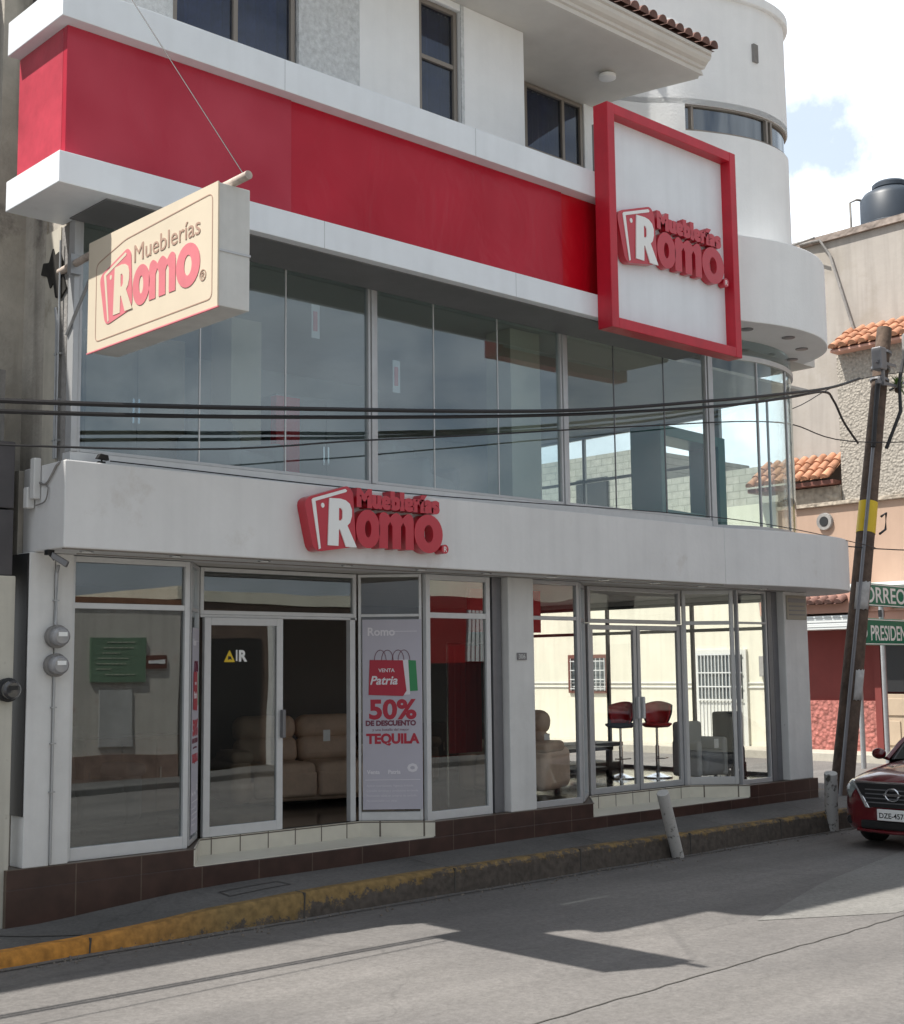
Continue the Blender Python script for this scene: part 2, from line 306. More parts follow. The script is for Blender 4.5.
# the shop's mark: tag with big R, heavy rounded "omo", small first line. Width 1.
TAG = rounded([(0, .273), (.29, .362), (.325, .33), (.345, .04), (.068, -.002)], .05)
STRIPE = [(.05, .27), (.06, .278), (.27, .342), (.282, .334), (.276, .326), (.074, .264), (.108, .02), (.096, .014)]
RSH = [(.164, .286), (.235, .288), (.27, .282), (.298, .265), (.312, .235), (.312, .20), (.300, .165), (.282, .148), (.345, .036), (.272, .036), (.232, .125), (.225, .125), (.222, .038), (.152, .038)]
RH = [(.226, .238), (.24, .238), (.25, .225), (.25, .185), (.24, .172), (.225, .172)]
MSH = smoothline([(.505, .2), (.512, .226), (.54, .24), (.57, .226), (.582, .212), (.60, .228), (.63, .24), (.66, .224), (.672, .212), (.69, .228), (.715, .24), (.742, .228), (.751, .2)], 3) + [(.751, .042), (.692, .042), (.692, .165), (.676, .188), (.659, .165), (.659, .042), (.598, .042), (.598, .165), (.582, .188), (.566, .165), (.566, .042), (.505, .042)]
def logo(parent, org, face, w, depth, red, white, thin=None, shear=0.0):
    """mark of width w at org (its lower left), lying in the drawing plane 'face'"""
    K = Matrix.Translation(org) @ face
    def A(lay): return K @ Matrix.Translation((0, 0, lay)) @ Matrix(((w, shear * w, 0, 0), (0, w, 0, 0), (0, 0, 1, 0), (0, 0, 0, 1)))
    d = depth; q0 = .25 if depth < .01 else 1
    t = shape([TAG], 'tag_plate', red, A(0), parent, d)
    shape([STRIPE], 'stripe', white, A(d + .004 * q0), t, .004 * q0)
    shape([ell(.122, .245, .011, .013, 12)], 'tag_hole', white, A(d + .003 * q0), t, .003 * q0)
    shape([RSH, RH], 'initial_letter', white, A(d + .006 * q0), t, .006 * q0)
    shape([ell(.428, .14, .083, .104), ell(.428, .14, .022, .046)], 'letter', red, A(0), parent, d)
    shape([MSH], 'letter', red, A(0), parent, d)
    shape([ell(.862, .139, .106, .108), ell(.862, .139, .034, .05)], 'letter', red, A(0), parent, d)
    if thin is None: text('Mueblerías', 'name_line', red, A(0) @ Matrix.Translation((.35, .262, 0)), .125, parent, d, .009, sx=1.08, space=1.0)
    else: text('Mueblerías', 'name_line', thin, A(0) @ Matrix.Translation((.345, .27, 0)), .128, parent, d, 0, sx=1.12)
    if thin is None: 
        q = shape([ell(.985, .06, .026, .026, 16)], 'registered_mark', red, A(0), parent, d)
        text('R', 'mark_letter', white, A(d + .002) @ Matrix.Translation((.972, .045, 0)), .042, q, .002)
    else: text('®', 'registered_mark', thin, A(0) @ Matrix.Translation((.965, .035, 0)), .075, parent, d)

def window(name, p, q, z0, z1, fm, gm, parent, fw=.05, fd=.06, vert=(), horiz=(), joints=(), fb=None, jm=None, ft=None):
    """aluminium frame (thing's part) with its pane as a sub-part; p->q plan line, vert/horiz are fractions/heights"""
    fb = fw if fb is None else fb; ft = fw if ft is None else ft
    P = Vector(p); Q = Vector(q); d = (Q - P); Ln = d.length; d.normalize()
    at = lambda s: tuple(P + d * s)
    b = MB(); b.seg(at(0), at(fw), z0, z1, fd); b.seg(at(Ln - fw), at(Ln), z0, z1, fd)
    b.seg(at(fw), at(Ln - fw), z0, z0 + fb, fd); b.seg(at(fw), at(Ln - fw), z1 - ft, z1, fd)
    for v in vert: b.seg(at(v * Ln - fw / 2), at(v * Ln + fw / 2), z0 + fb, z1 - ft, fd - .006)
    for h in horiz: b.seg(at(fw), at(Ln - fw), h - fw / 2, h + fw / 2, fd - .012)
    fo = b.build(name, fm, parent, bevel=.004)
    b = MB(); b.seg(at(fw * .5), at(Ln - fw * .5), z0 + fb * .5, z1 - ft * .5, .008); b.build('pane', gm, fo)
    if joints:
        b = MB()
        for j in joints: b.seg(at(j * Ln - .006), at(j * Ln + .006), z0 + fb, z1 - ft, .014)
        b.build('pane_joint', jm or M_aluw, fo)
    return fo

# ================================================================== GROUND
def roadmat(name, col, patch, crack=True):
    m = bpy.data.materials.new(name); m.use_nodes = True; t = m.node_tree; b = t.nodes['Principled BSDF']; l = t.links.new; b.inputs['Roughness'].default_value = .82
    c = N(t, 'ShaderNodeTexCoord'); src = c.outputs['Object']
    n = N(t, 'ShaderNodeTexNoise'); n.inputs['Scale'].default_value = .55; n.inputs['Detail'].default_value = 9; n.inputs['Roughness'].default_value = .6; l(src, n.inputs[0])
    r = N(t, 'ShaderNodeValToRGB'); r.color_ramp.elements[0].position = .36; r.color_ramp.elements[1].position = .66; r.color_ramp.elements[0].color = (*patch, 1); r.color_ramp.elements[1].color = (*col, 1); l(n.outputs[0], r.inputs[0])
    n2 = N(t, 'ShaderNodeTexNoise'); n2.inputs['Scale'].default_value = 24; n2.inputs['Detail'].default_value = 8; n2.inputs['Roughness'].default_value = .8; l(src, n2.inputs[0])
    mr = N(t, 'ShaderNodeMapRange'); mr.inputs[1].default_value = .3; mr.inputs[2].default_value = .7; mr.inputs[3].default_value = .68; mr.inputs[4].default_value = 1.32; l(n2.outputs[0], mr.inputs[0])
    vm = N(t, 'ShaderNodeVectorMath', operation='SCALE'); l(r.outputs[0], vm.inputs[0]); l(mr.outputs[0], vm.inputs['Scale']); last = vm.outputs[0]
    if crack:
        nd = N(t, 'ShaderNodeTexNoise'); nd.inputs['Scale'].default_value = 1.2; nd.inputs['Detail'].default_value = 5; l(src, nd.inputs[0])
        ad = N(t, 'ShaderNodeVectorMath', operation='MULTIPLY_ADD'); l(nd.outputs['Color'], ad.inputs[0]); ad.inputs[1].default_value = (.9, .9, 0); l(src, ad.inputs[2])
        v = N(t, 'ShaderNodeTexVoronoi'); v.feature = 'DISTANCE_TO_EDGE'; v.inputs['Scale'].default_value = .22; l(ad.outputs[0], v.inputs[0])
        m2 = N(t, 'ShaderNodeMapRange'); m2.inputs[1].default_value = .0; m2.inputs[2].default_value = .004; m2.inputs[3].default_value = .84; m2.inputs[4].default_value = 1.; l(v.outputs[0], m2.inputs[0])
        v2 = N(t, 'ShaderNodeVectorMath', operation='SCALE'); l(last, v2.inputs[0]); l(m2.outputs[0], v2.inputs['Scale']); last = v2.outputs[0]
    mw = N(t, 'ShaderNodeMapping'); mw.inputs['Scale'].default_value = (.12, 1.3, 1); l(src, mw.inputs[0])
    nw_ = N(t, 'ShaderNodeTexNoise'); nw_.inputs['Scale'].default_value = 1.0; nw_.inputs['Detail'].default_value = 7; nw_.inputs['Roughness'].default_value = .62; l(mw.outputs[0], nw_.inputs[0])
    mw2 = N(t, 'ShaderNodeMapRange'); mw2.inputs[1].default_value = .3; mw2.inputs[2].default_value = .7; mw2.inputs[3].default_value = .80; mw2.inputs[4].default_value = 1.16; l(nw_.outputs[0], mw2.inputs[0])
    v3 = N(t, 'ShaderNodeVectorMath', operation='SCALE'); l(last, v3.inputs[0]); l(mw2.outputs[0], v3.inputs['Scale']); last = v3.outputs[0]
    ns = N(t, 'ShaderNodeTexNoise'); ns.inputs['Scale'].default_value = 7; ns.inputs['Detail'].default_value = 9; ns.inputs['Roughness'].default_value = .75; l(src, ns.inputs[0])
    ms = N(t, 'ShaderNodeMapRange'); ms.inputs[1].default_value = .60; ms.inputs[2].default_value = .72; ms.inputs[3].default_value = 1.0; ms.inputs[4].default_value = .72; l(ns.outputs[0], ms.inputs[0])
    v4 = N(t, 'ShaderNodeVectorMath', operation='SCALE'); l(last, v4.inputs[0]); l(ms.outputs[0], v4.inputs['Scale']); last = v4.outputs[0]
    l(last, b.inputs['Base Color'])
    bp = N(t, 'ShaderNodeBump'); bp.inputs['Strength'].default_value = .8; bp.inputs['Distance'].default_value = .012; l(n2.outputs[0], bp.inputs['Height']); l(bp.outputs[0], b.inputs['Normal'])
    return m
M_road = roadmat('worn road', (.175, .165, .157), (.135, .128, .124))
M_slab = roadmat('pale concrete slab', (.215, .21, .198), (.18, .175, .165), False)
M_side = roadmat('sidewalk concrete', (.155, .15, .145), (.095, .093, .09))
M_gnd = roadmat('ground', (.20, .19, .17), (.2, .19, .16), False)
b = MB(); b.face([(-900, -900, -.66), (900, -900, -.66), (900, 900, -.66), (-900, 900, -.66)]); struct(b.build('ground', M_gnd))
b = MB(); b.face([(-70, -.9, -.6), (110, -.9, -.6), (110, 10.3, -.6), (-70, 10.3, -.6)]); struct(b.build('main_road', M_road))
b = MB(); b.face([(18.6, 10.3, -.6), (27.4, 10.3, -.6), (27.4, 90, -.6), (18.6, 90, -.6)]); struct(b.build('side_road', M_road))
b = MB(); b.face([(10.05, 7.02, -.596), (12.2, 7.72, -.596), (17.9, 9.0, -.596), (17.4, 6.6, -.596), (11.2, 6.35, -.596)]); struct(b.build('concrete_patch', M_slab))
def joint(pts, w=.012):
    b = MB()
    for (x0, y0), (x1, y1) in zip(pts, pts[1:]):
        d = Vector((x1 - x0, y1 - y0)).normalized(); n_ = Vector((-d.y, d.x)) * w
        b.face([(x0 - n_.x, y0 - n_.y, -.5955), (x1 - n_.x, y1 - n_.y, -.5955), (x1 + n_.x, y1 + n_.y, -.5955), (x0 + n_.x, y0 + n_.y, -.5955)])
    return b
def wob(a, c, n, s):
    return [(a[0] + (c[0] - a[0]) * i / n + random.uniform(-s, s), a[1] + (c[1] - a[1]) * i / n + random.uniform(-s, s)) for i in range(n + 1)]
M_crack = mat('tar joint', (.07, .066, .06), .9)
b = joint(wob((3, 5.9), (19, 6.55), 90, .018), .007); struct(b.build('road_joint', M_crack))
b = joint(wob((3.5, 9.86), (17.8, 9.88), 60, .015), .014); struct(b.build('gutter_joint', M_crack))

KX = [-30, -5, 3, 5.3, 6.0, 6.6, 7.3, 8.5, 11, 14, 16, 17.2]; KZ = [-.5, -.5, -.5, -.49, -.455, -.415, -.385, -.37, -.36, -.36, -.36, -.36]
IX = KX[:]; IZ = [-.47, -.47, -.47, -.455, -.40, -.355, -.335, -.33, -.30, -.28, -.27, -.27]
def lerp(xs, zs, x):
    for i in range(len(xs) - 1):
        if x <= xs[i + 1]: return zs[i] + (zs[i + 1] - zs[i]) * max(0, (x - xs[i])) / (xs[i + 1] - xs[i])
    return zs[-1]
xs = [-30, -12, -5, 0] + [3 + .25 * i for i in range(57)]
xs = [x for x in xs if x <= 17.2]
out = [(x, 10.0 + (.012 * sin(x * 2.3) + .01 * sin(x * 5.1)), lerp(KX, KZ, x)) for x in xs] + [(18.0, 10.1, -.36), (18.6, 10.4, -.37), (19.0, 10.9, -.38), (19.15, 11.6, -.38), (19.15, 20, -.38), (19.15, 90, -.38)]
inn = [(x, 10.74, lerp(IX, IZ, x)) for x in xs[:-1]] + [(16.95, 10.74, -.27)] + [(16.95, 10.8, -.27), (16.95, 11., -.27), (16.95, 11.3, -.28), (16.95, 11.8, -.28), (16.95, 20, -.3), (16.95, 90, -.3)]
b = MB(); nk = .13
kin = []
for i, p in enumerate(out):
    a_ = Vector(out[max(0, i - 1)][:2]); c_ = Vector(out[min(len(out) - 1, i + 1)][:2]); d = (c_ - a_).normalized(); kin.append((p[0] - d.y * nk, p[1] + d.x * nk, p[2] + .003))
V = b.bm.verts.new
A = [V(p) for p in kin]; B = [V((p[0], p[1], p[2])) for p in inn]
for i in range(len(A) - 1): b.bm.faces.new((A[i], A[i + 1], B[i + 1], B[i]))
struct(b.build('sidewalk', M_side))
def zs(x, y): t = (y - 10.1) / .62; return lerp(KX, KZ, x) * (1 - t) + lerp(IX, IZ, x) * t
b = MB()
def sline(x0, y0, x1, y1, w=.008):
    n = max(1, int(abs(x1 - x0) / .25))
    for i in range(n):
        a0, a1 = x0 + (x1 - x0) * i / n, x0 + (x1 - x0) * (i + 1) / n; c0, c1 = y0 + (y1 - y0) * i / n, y0 + (y1 - y0) * (i + 1) / n
        d = Vector((a1 - a0, c1 - c0)).normalized(); nx, ny = -d.y * w, d.x * w
        b.face([(a0 - nx, c0 - ny, zs(a0, c0) + .006), (a1 - nx, c1 - ny, zs(a1, c1) + .006), (a1 + nx, c1 + ny, zs(a1, c1) + .006), (a0 + nx, c0 + ny, zs(a0, c0) + .006)])
sline(6.85, 10.32, 7.55, 10.36); sline(6.85, 10.5, 7.5, 10.52); sline(6.85, 10.32, 6.86, 10.5); sline(7.53, 10.36, 7.5, 10.52)
sline(5.35, 10.14, 5.0, 10.35, .012); sline(5.0, 10.35, 4.6, 10.7, .012)
for x in (9.2, 11.6, 13.9, 15.9): sline(x, 10.15, x + .02, 10.7, .005)
struct(b.build('sidewalk_joint', M_crack))
def kerbmat():
    m = bpy.data.materials.new('worn yellow kerb'); m.use_nodes = True; t = m.node_tree; q = t.nodes['Principled BSDF']; l = t.links.new; q.inputs['Roughness'].default_value = .85
    c = N(t, 'ShaderNodeTexCoord'); sp = N(t, 'ShaderNodeSeparateXYZ'); l(c.outputs['Object'], sp.inputs[0])
    n = N(t, 'ShaderNodeTexNoise'); n.inputs['Scale'].default_value = 5; n.inputs['Detail'].default_value = 12; n.inputs['Roughness'].default_value = .82; l(c.outputs['Object'], n.inputs[0])
    mr = N(t, 'ShaderNodeMapRange'); mr.inputs[1].default_value = 5.2; mr.inputs[2].default_value = 9.5; mr.inputs[3].default_value = .38; mr.inputs[4].default_value = -.10; l(sp.outputs[0], mr.inputs[0])
    z = N(t, 'ShaderNodeMapRange'); z.inputs[1].default_value = -.58; z.inputs[2].default_value = -.36; z.inputs[3].default_value = -.20; z.inputs[4].default_value = .14; l(sp.outputs[2], z.inputs[0])
    a = N(t, 'ShaderNodeMath', operation='ADD'); l(n.outputs[0], a.inputs[0]); l(mr.outputs[0], a.inputs[1])
    a2 = N(t, 'ShaderNodeMath', operation='ADD'); l(a.outputs[0], a2.inputs[0]); l(z.outputs[0], a2.inputs[1])
    r = N(t, 'ShaderNodeMapRange'); r.inputs[1].default_value = .50; r.inputs[2].default_value = .54; l(a2.outputs[0], r.inputs[0])
    mix = N(t, 'ShaderNodeMix', data_type='RGBA'); l(r.outputs[0], mix.inputs['Factor']); mix.inputs[6].default_value = (.085, .07, .058, 1); kx = N(t, 'ShaderNodeMapRange'); kx.inputs[1].default_value = 5.2; kx.inputs[2].default_value = 6.6; l(sp.outputs[0], kx.inputs[0]); kc = N(t, 'ShaderNodeMix', data_type='RGBA'); l(kx.outputs[0], kc.inputs['Factor']); kc.inputs[6].default_value = (.48, .21, .035, 1); kc.inputs[7].default_value = (.23, .15, .055, 1); l(kc.outputs[2], mix.inputs[7])
    n3 = N(t, 'ShaderNodeTexNoise'); n3.inputs['Scale'].default_value = 14; n3.inputs['Detail'].default_value = 6; l(c.outputs['Object'], n3.inputs[0])
    m3 = N(t, 'ShaderNodeMapRange'); m3.inputs[1].default_value = .3; m3.inputs[2].default_value = .7; m3.inputs[3].default_value = .65; m3.inputs[4].default_value = 1.25; l(n3.outputs[0], m3.inputs[0])
    vm = N(t, 'ShaderNodeVectorMath', operation='SCALE'); l(mix.outputs[2], vm.inputs[0]); l(m3.outputs[0], vm.inputs['Scale']); l(vm.outputs[0], q.inputs['Base Color'])
    bp = N(t, 'ShaderNodeBump'); bp.inputs['Strength'].default_value = .6; bp.inputs['Distance'].default_value = .02; l(n3.outputs[0], bp.inputs['Height']); l(bp.outputs[0], q.inputs['Normal'])
    return m
b = MB(); rings = []
for i, p in enumerate(out):
    k = kin[i]; dx, dy = (p[0] - k[0]), (p[1] - k[1]); s = Vector((dx, dy)).normalized() * .03
    rings.append([b.bm.verts.new(v) for v in ((k[0], k[1], k[2]), (p[0] - s.x, p[1] - s.y, p[2] + .002), (p[0], p[1], p[2] - .03), (p[0] + s.x * .6, p[1] + s.y * .6, -.6), (k[0], k[1], -.62))])
for i in range(len(rings) - 1):
    for j in range(4): b.bm.faces.new((rings[i][j], rings[i][j + 1], rings[i + 1][j + 1], rings[i + 1][j]))
struct(b.build('kerb', kerbmat(), smooth=True))
b = MB()
for x in (5.32, 7.4, 9.25, 11.1, 13.0, 14.9, 16.6): y = 10.0 + .012 * sin(x * 2.3) + .01 * sin(x * 5.1); z = lerp(KX, KZ, x); b.hexa([(x, y - .022, -.6), (x + .012, y - .022, -.6), (x + .012, y + .14, -.6), (x, y + .14, -.6)], [(x + .02, y - .006, z + .001), (x + .032, y - .006, z + .001), (x + .032, y + .14, z + .006), (x + .02, y + .14, z + .006)])
struct(b.build('kerb_joint', M_crack))
# grit and litter in the gutter
b = MB(); random.seed(11)
for i in range(420):
    x = random.uniform(4, 17); y = 9.98 - abs(random.gauss(0, .16)); q = random.uniform(.004, .014)
    b.hexa([(x - q, y - q, -.599), (x + q, y - q * .7, -.599), (x + q * .6, y + q, -.599), (x - q * .8, y + q * .8, -.599)], [(x - q * .5, y - q * .5, -.599 + q), (x + q * .5, y - q * .5, -.599 + q * .8), (x + q * .3, y + q * .5, -.599 + q), (x - q * .4, y + q * .5, -.599 + q * .9)])
g = b.build('gutter_grit', mat('grit', (.16, .14, .12), .95, var=.4, vscale=9)); g['kind'] = 'stuff'; g['label'] = 'fine grit and small stones along the foot of the kerb'; g['category'] = 'grit'
# opposite pavement, pavement across the side street
b = MB(); b.box(-70, 110, -2.25, -.9, -.62, -.48); struct(b.build('opposite_sidewalk', M_side, bevel=.02))
b = MB(); b.prism([(27.4, 9.6), (110, 9.6), (110, 10.8), (28.6, 10.8), (28.6, 90), (27.3, 90), (27.3, 10.2)], -.62, -.41)
M_kerbp = mat('pale kerb', (.42, .39, .33), .85, var=.12, vscale=6, bump=.3)
struct(b.build('far_sidewalk', M_kerbp, bevel=.02))

# ================================================================== STORE
st = thing('store_building', 'two-storey white furniture store with red band, glass shop windows and rounded corner tower', 'store', (5.1, 10.7, 0))
def SP(o):   # parent under the store keeping world coordinates
    o.parent = st; o.matrix_parent_inverse = Matrix.Translation(st.location).inverted(); return o
class StoreProxy: pass
def sb(b, name, m, **k): return SP(b.build(name, m, None, **k))
def swin(*a, **k):
    return SP(window(*a, None, **k))
notch1 = [(6.73, 10.72), (7.13, 11.27), (9.1, 11.27), (9.66, 10.72)]
notch2 = [(12.16, 10.72), (12.72, 11.27), (14.72, 11.27), (15.3, 10.72)]
b = MB(); b.box(4.96, 16.95, 10.72, 17.2, -.8, -.16); sb(b, 'plinth', M_plinth, bevel=.006)
b = MB(); b.prism([(4.96, 10.72)] + notch1 + notch2 + [(16.95, 10.72), (16.95, 17.2), (4.96, 17.2)], -.1595, 0); sb(b, 'plinth_top', M_plinth)
def offs(nt_, d):   # notch outline pushed towards the street/back
    return [(nt_[0][0] + d, nt_[0][1]), (nt_[1][0] + d * .5, nt_[1][1] - d), (nt_[2][0] - d * .5, nt_[2][1] - d), (nt_[3][0] - d, nt_[3][1])]
for nn in (notch1, notch2):
    q = offs(nn, .012); b = MB(); b.prism([(q[0][0], 10.724), (q[1][0], q[1][1]), (q[2][0], q[2][1]), (q[3][0], 10.724)], -.158, -.148); sb(b, 'entrance_step', M_creamp)
    b = MB(); b.ribbon([nn[0], nn[1]], -.148, .012, -.012); b.ribbon([nn[1], nn[2]], -.148, .012, -.012); b.ribbon([nn[2], nn[3]], -.148, .012, -.012); sb(b, 'step_riser', M_cream)
b = MB(); b.prism([(5.3, 10.95), (6.7, 10.95), (7.08, 11.4), (9.15, 11.4), (9.6, 10.95), (12.2, 10.95), (12.7, 11.4), (14.78, 11.4), (15.3, 10.95), (16.6, 10.95), (16.6, 17), (5.3, 17)], .001, .008)
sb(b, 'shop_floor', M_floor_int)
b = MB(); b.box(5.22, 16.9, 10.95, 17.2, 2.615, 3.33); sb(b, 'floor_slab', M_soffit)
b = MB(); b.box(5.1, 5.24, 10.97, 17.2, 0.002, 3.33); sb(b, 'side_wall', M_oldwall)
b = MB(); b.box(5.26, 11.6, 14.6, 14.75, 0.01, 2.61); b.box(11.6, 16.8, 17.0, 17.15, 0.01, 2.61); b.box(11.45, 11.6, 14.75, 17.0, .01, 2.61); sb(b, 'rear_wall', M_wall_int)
# pilasters
b = MB(); b.box(5.1, 5.33, 10.72, 10.96, .001, 2.61); b.box(5.345, 5.51, 10.735, 10.955, .001, 2.609); b.box(5.33, 5.345, 10.76, 10.95, .001, 2.608); sb(b, 'left_pilaster', M_pil, bevel=.008)
b = MB(); b.box(10.81, 11.22, 10.73, 11.02, .001, 2.61); sb(b, 'middle_pilaster', M_pil, bevel=.012)
b = MB(); b.box(16.28, 16.86, 10.73, 11.08, .001, 2.61); sb(b, 'corner_pilaster', M_pil, bevel=.012)
b = MB(); b.box(10.655, 10.795, 10.83, 10.97, .001, 2.609); b.box(10.60, 10.65, 10.86, 10.93, .001, 2.608); sb(b, 'frame_post', M_alud, bevel=.004)
b = MB(); b.box(16.02, 16.13, 10.83, 10.93, .001, 2.609); b.box(16.15, 16.27, 10.84, 11.0, .001, 2.609); sb(b, 'corner_post', M_alud, bevel=.004)
b = MB(); b.box(5.085, 5.0985, 10.73, 11.1, .42, 2.60); sb(b, 'side_lining', M_dark)
# ground-floor glazing (frame > pane)
gf = dict(fw=.055, fd=.06)
swin('display_window', (5.52, 10.85), (6.72, 10.85), .002, 2.605, M_aluw, M_glassd, horiz=(2.175,), fb=.11, fw=.05, fd=.07)
swin('splay_window', (6.745, 10.875), (7.12, 11.33), .012, 2.605, M_alu, M_glassc, horiz=(2.175,), fw=.035, fd=.05, fb=.05)
swin('transom_window', (7.14, 11.33), (9.08, 11.33), 2.145, 2.605, M_aluw, M_glassd, fw=.04, fd=.06)
swin('splay_window', (9.12, 11.32), (9.62, 10.86), .012, 2.605, M_aluw, M_glassc, horiz=(2.165,), fw=.03, fd=.05, fb=.09)
swin('display_window', (9.64, 10.84), (10.6, 10.84), .002, 2.605, M_aluw, M_glassd, horiz=(2.165,), fw=.06, fd=.06, fb=.09)
swin('display_window', (11.23, 10.85), (12.1, 10.85), .002, 2.605, M_alu, M_glassc, horiz=(2.165,), fw=.045, fd=.06, fb=.07)
swin('splay_window', (12.14, 10.87), (12.73, 11.33), .012, 2.605, M_alu, M_glassc, horiz=(2.165,), fw=.05, fd=.06)
swin('transom_window', (12.8, 11.33), (14.68, 11.33), 2.145, 2.605, M_alu, M_glassc, fw=.05, fd=.06)
swin('splay_window', (14.74, 11.33), (15.28, 10.88), .012, 2.605, M_alu, M_glassc, horiz=(2.165,), fw=.05, fd=.06, fb=.1)
swin('display_window', (15.31, 10.86), (16.0, 10.86), .002, 2.605, M_alu, M_glassc, horiz=(2.165,), fw=.03, fd=.06, fb=.06)
swin('side_window', (16.76, 11.1), (16.76, 16.4), .002, 2.55, M_alud, M_glassc, vert=(.30, .62,), horiz=(2.12,), fw=.05, fd=.06)
b = MB(); b.box(16.7, 16.86, 16.4, 17.2, .001, 2.61); b.box(16.7, 16.86, 11.08, 16.4, 2.551, 2.612); sb(b, 'side_wall_end', M_pil)
# sliding door: closed leaf, jambs
def door(name, p, q, z0, z1, fm, gm, fw, hpos=None, hside=1):
    o = swin(name, p, q, z0, z1, fm, gm, fw=fw, fd=.045, fb=fw * 1.25)
    if hpos:
        hb = MB(); hb.box(hpos[0] - .02, hpos[0] + .02, hpos[1] - .05, hpos[1], .92, 1.2)
        h = hb.build('handle', M_alud if hside else M_aluw, None, bevel=.008); h.parent = o
    return o
door('sliding_door', (7.17, 11.29), (8.1, 11.29), .016, 2.115, M_aluw, M_glassd, .075, (8.08, 11.262))
b = MB(); b.seg((8.99, 11.33), (9.06, 11.33), .014, 2.14, .07); b.seg((7.14, 11.345), (9.08, 11.345), 2.116, 2.144, .1); sb(b, 'door_jamb', M_aluw, bevel=.004)
door('entrance_door', (12.83, 11.33), (13.74, 11.33), .016, 2.12, M_alu, M_glassc, .06, (13.70, 11.295), 0)
door('entrance_door', (13.76, 11.33), (14.66, 11.33), .016, 2.12, M_alu, M_glassc, .06, (13.80, 11.295), 0)
for x in (12.78, 14.67): b = MB(); b.box(x, x + .04, 11.29, 11.37, .014, 2.14); sb(b, 'door_post', M_alu, bevel=.004)
# canopy with its rounded end
CAN = smoothline([(14.2, 10.2), (15.0, 10.05), (15.9, 9.99), (16.7, 10.05), (17.35, 10.32), (17.75, 10.78), (17.95, 11.5), (18.0, 12.6)], 6)
b = MB(); b.prism([(5.14, 10.96), (5.14, 10.2), (14.2, 10.2), (14.2, 10.96)], 2.612, 3.34); sb(b, 'canopy', M_canopy, bevel=.012)
b = MB(); b.prism(CAN[:-1] + [(18.0, 17.2), (16.9, 17.2), (16.9, 10.97), (14.203, 10.97)], 2.612, 3.338); sb(b, 'curved_canopy', M_canopy, bevel=.01, smooth=True)
b = MB(); b.seg((5.16, 10.245), (14.19, 10.245), 2.604, 2.6115, .04); b.seg((5.5, 10.66), (16.2, 10.66), 2.606, 2.6115, .03); sb(b, 'soffit_trim', M_bronze)
for X, Y in ((5.44, 10.38), (6.29, 10.36), (7.23, 10.36), (8.21, 10.36), (9.18, 10.36), (10.13, 10.38), (11.18, 10.4), (12.1, 10.42), (13.09, 10.46), (14.09, 10.5), (15.4, 10.45)):
    b = MB(); b.lathe([(.05, 2.600), (.062, 2.602), (.062, 2.6115)], (X, Y, 0), seg=20); o = sb(b, 'downlight', M_chrome, smooth=True)
    b = MB(); b.lathe([(.038, 2.594), (.04, 2.5995)], (X - st.location.x, Y - st.location.y, 0), seg=16); l_ = b.build('lens', M_signw, o); l_.matrix_parent_inverse = Matrix.Identity(4); l_.location = (st.location.x, st.location.y, 0)
# upper glass storey
b = MB(); b.box(5.26, 14.3, 10.36, 10.5, 3.341, 3.44); sb(b, 'window_sill', M_aluw, bevel=.005)
def up(x0, x1, jo, nm='upper_window'): return swin(nm, (x0, 10.4), (x1, 10.4), 3.441, 5.86, M_alu, M_glassu, fw=.03, fd=.07, fb=.03, joints=jo)
up(5.32, 8.525, (.38, .678)); up(8.585, 11.385, (.295, .635))
swin('upper_window', (11.455, 10.4), (14.17, 10.4), 3.441, 5.86, M_alu, M_glassr, fw=.03, fd=.07, fb=.03, joints=(.325, .68), jm=M_alud)
for a_, c_ in ((5.26, 5.315), (8.53, 8.58), (11.39, 11.45)):
    b = MB(); b.box(a_, c_, 10.35, 10.46, 3.441, 5.87); sb(b, 'mullion', M_alu, bevel=.006)
b = MB(); b.box(14.18, 14.28, 10.35, 10.46, 3.36, 5.87); sb(b, 'mullion', M_alu, bevel=.006)
b = MB(); b.box(5.262, 5.36, 10.47, 10.60, 3.341, 5.435); sb(b, 'corner_pier', M_grey, bevel=.01)
b = MB(); b.box(5.255, 5.40, 10.60, 10.879, 3.341, 5.435); sb(b, 'side_pier', mat('pale stained pier', (.50, .47, .40), .85, var=.12, vscale=4, streak=.3, stain=(.2,.17,.13), stain_s=2.2, stain_lo=.58, stain_hi=.78))
GLS = smoothline([(14.28, 10.4), (14.7, 10.25), (15.2, 10.18), (15.8, 10.26), (16.4, 10.54), (16.85, 11.0), (17.1, 11.6), (17.2, 12.4)], 6)
b = MB(); b.ribbon(GLS, 3.40, 5.60, .01); o = sb(b, 'curved_window', M_glassr, smooth=True)
b = MB(); b.ribbon(GLS, 3.345, 3.40, .05); sb(b, 'curved_sill', M_alu, smooth=True)
b = MB(); b.ribbon([(p[0], p[1] - .03) for p in GLS], 5.60, 5.665, .06); sb(b, 'curved_header', M_aluw, smooth=True)
b = MB(); b.ribbon(GLS, 5.665, 5.88, .02); sb(b, 'transom_glass', M_glassu, smooth=True)
for i in (10, 18, 26, 34):
    x, y = GLS[i]; b = MB(); b.box(x - .012, x + .012, y - .012, y + .02, 3.4, 5.6); sb(b, 'glass_joint', M_alu)
b = MB(); b.box(17.16, 17.24, 12.36, 12.44, 3.34, 5.88); sb(b, 'mullion', M_alu)
swin('side_upper_window', (17.2, 12.45), (17.2, 16.6), 3.36, 5.5, M_alu, M_glassr, vert=(.33, .66), horiz=(4.72,), fw=.05, fd=.06)
b = MB(); b.box(17.1, 17.3, 16.6, 17.2, 3.34, 5.9); b.box(17.15, 17.25, 12.4, 16.6, 5.5, 5.9); sb(b, 'side_wall_end', M_plaster)
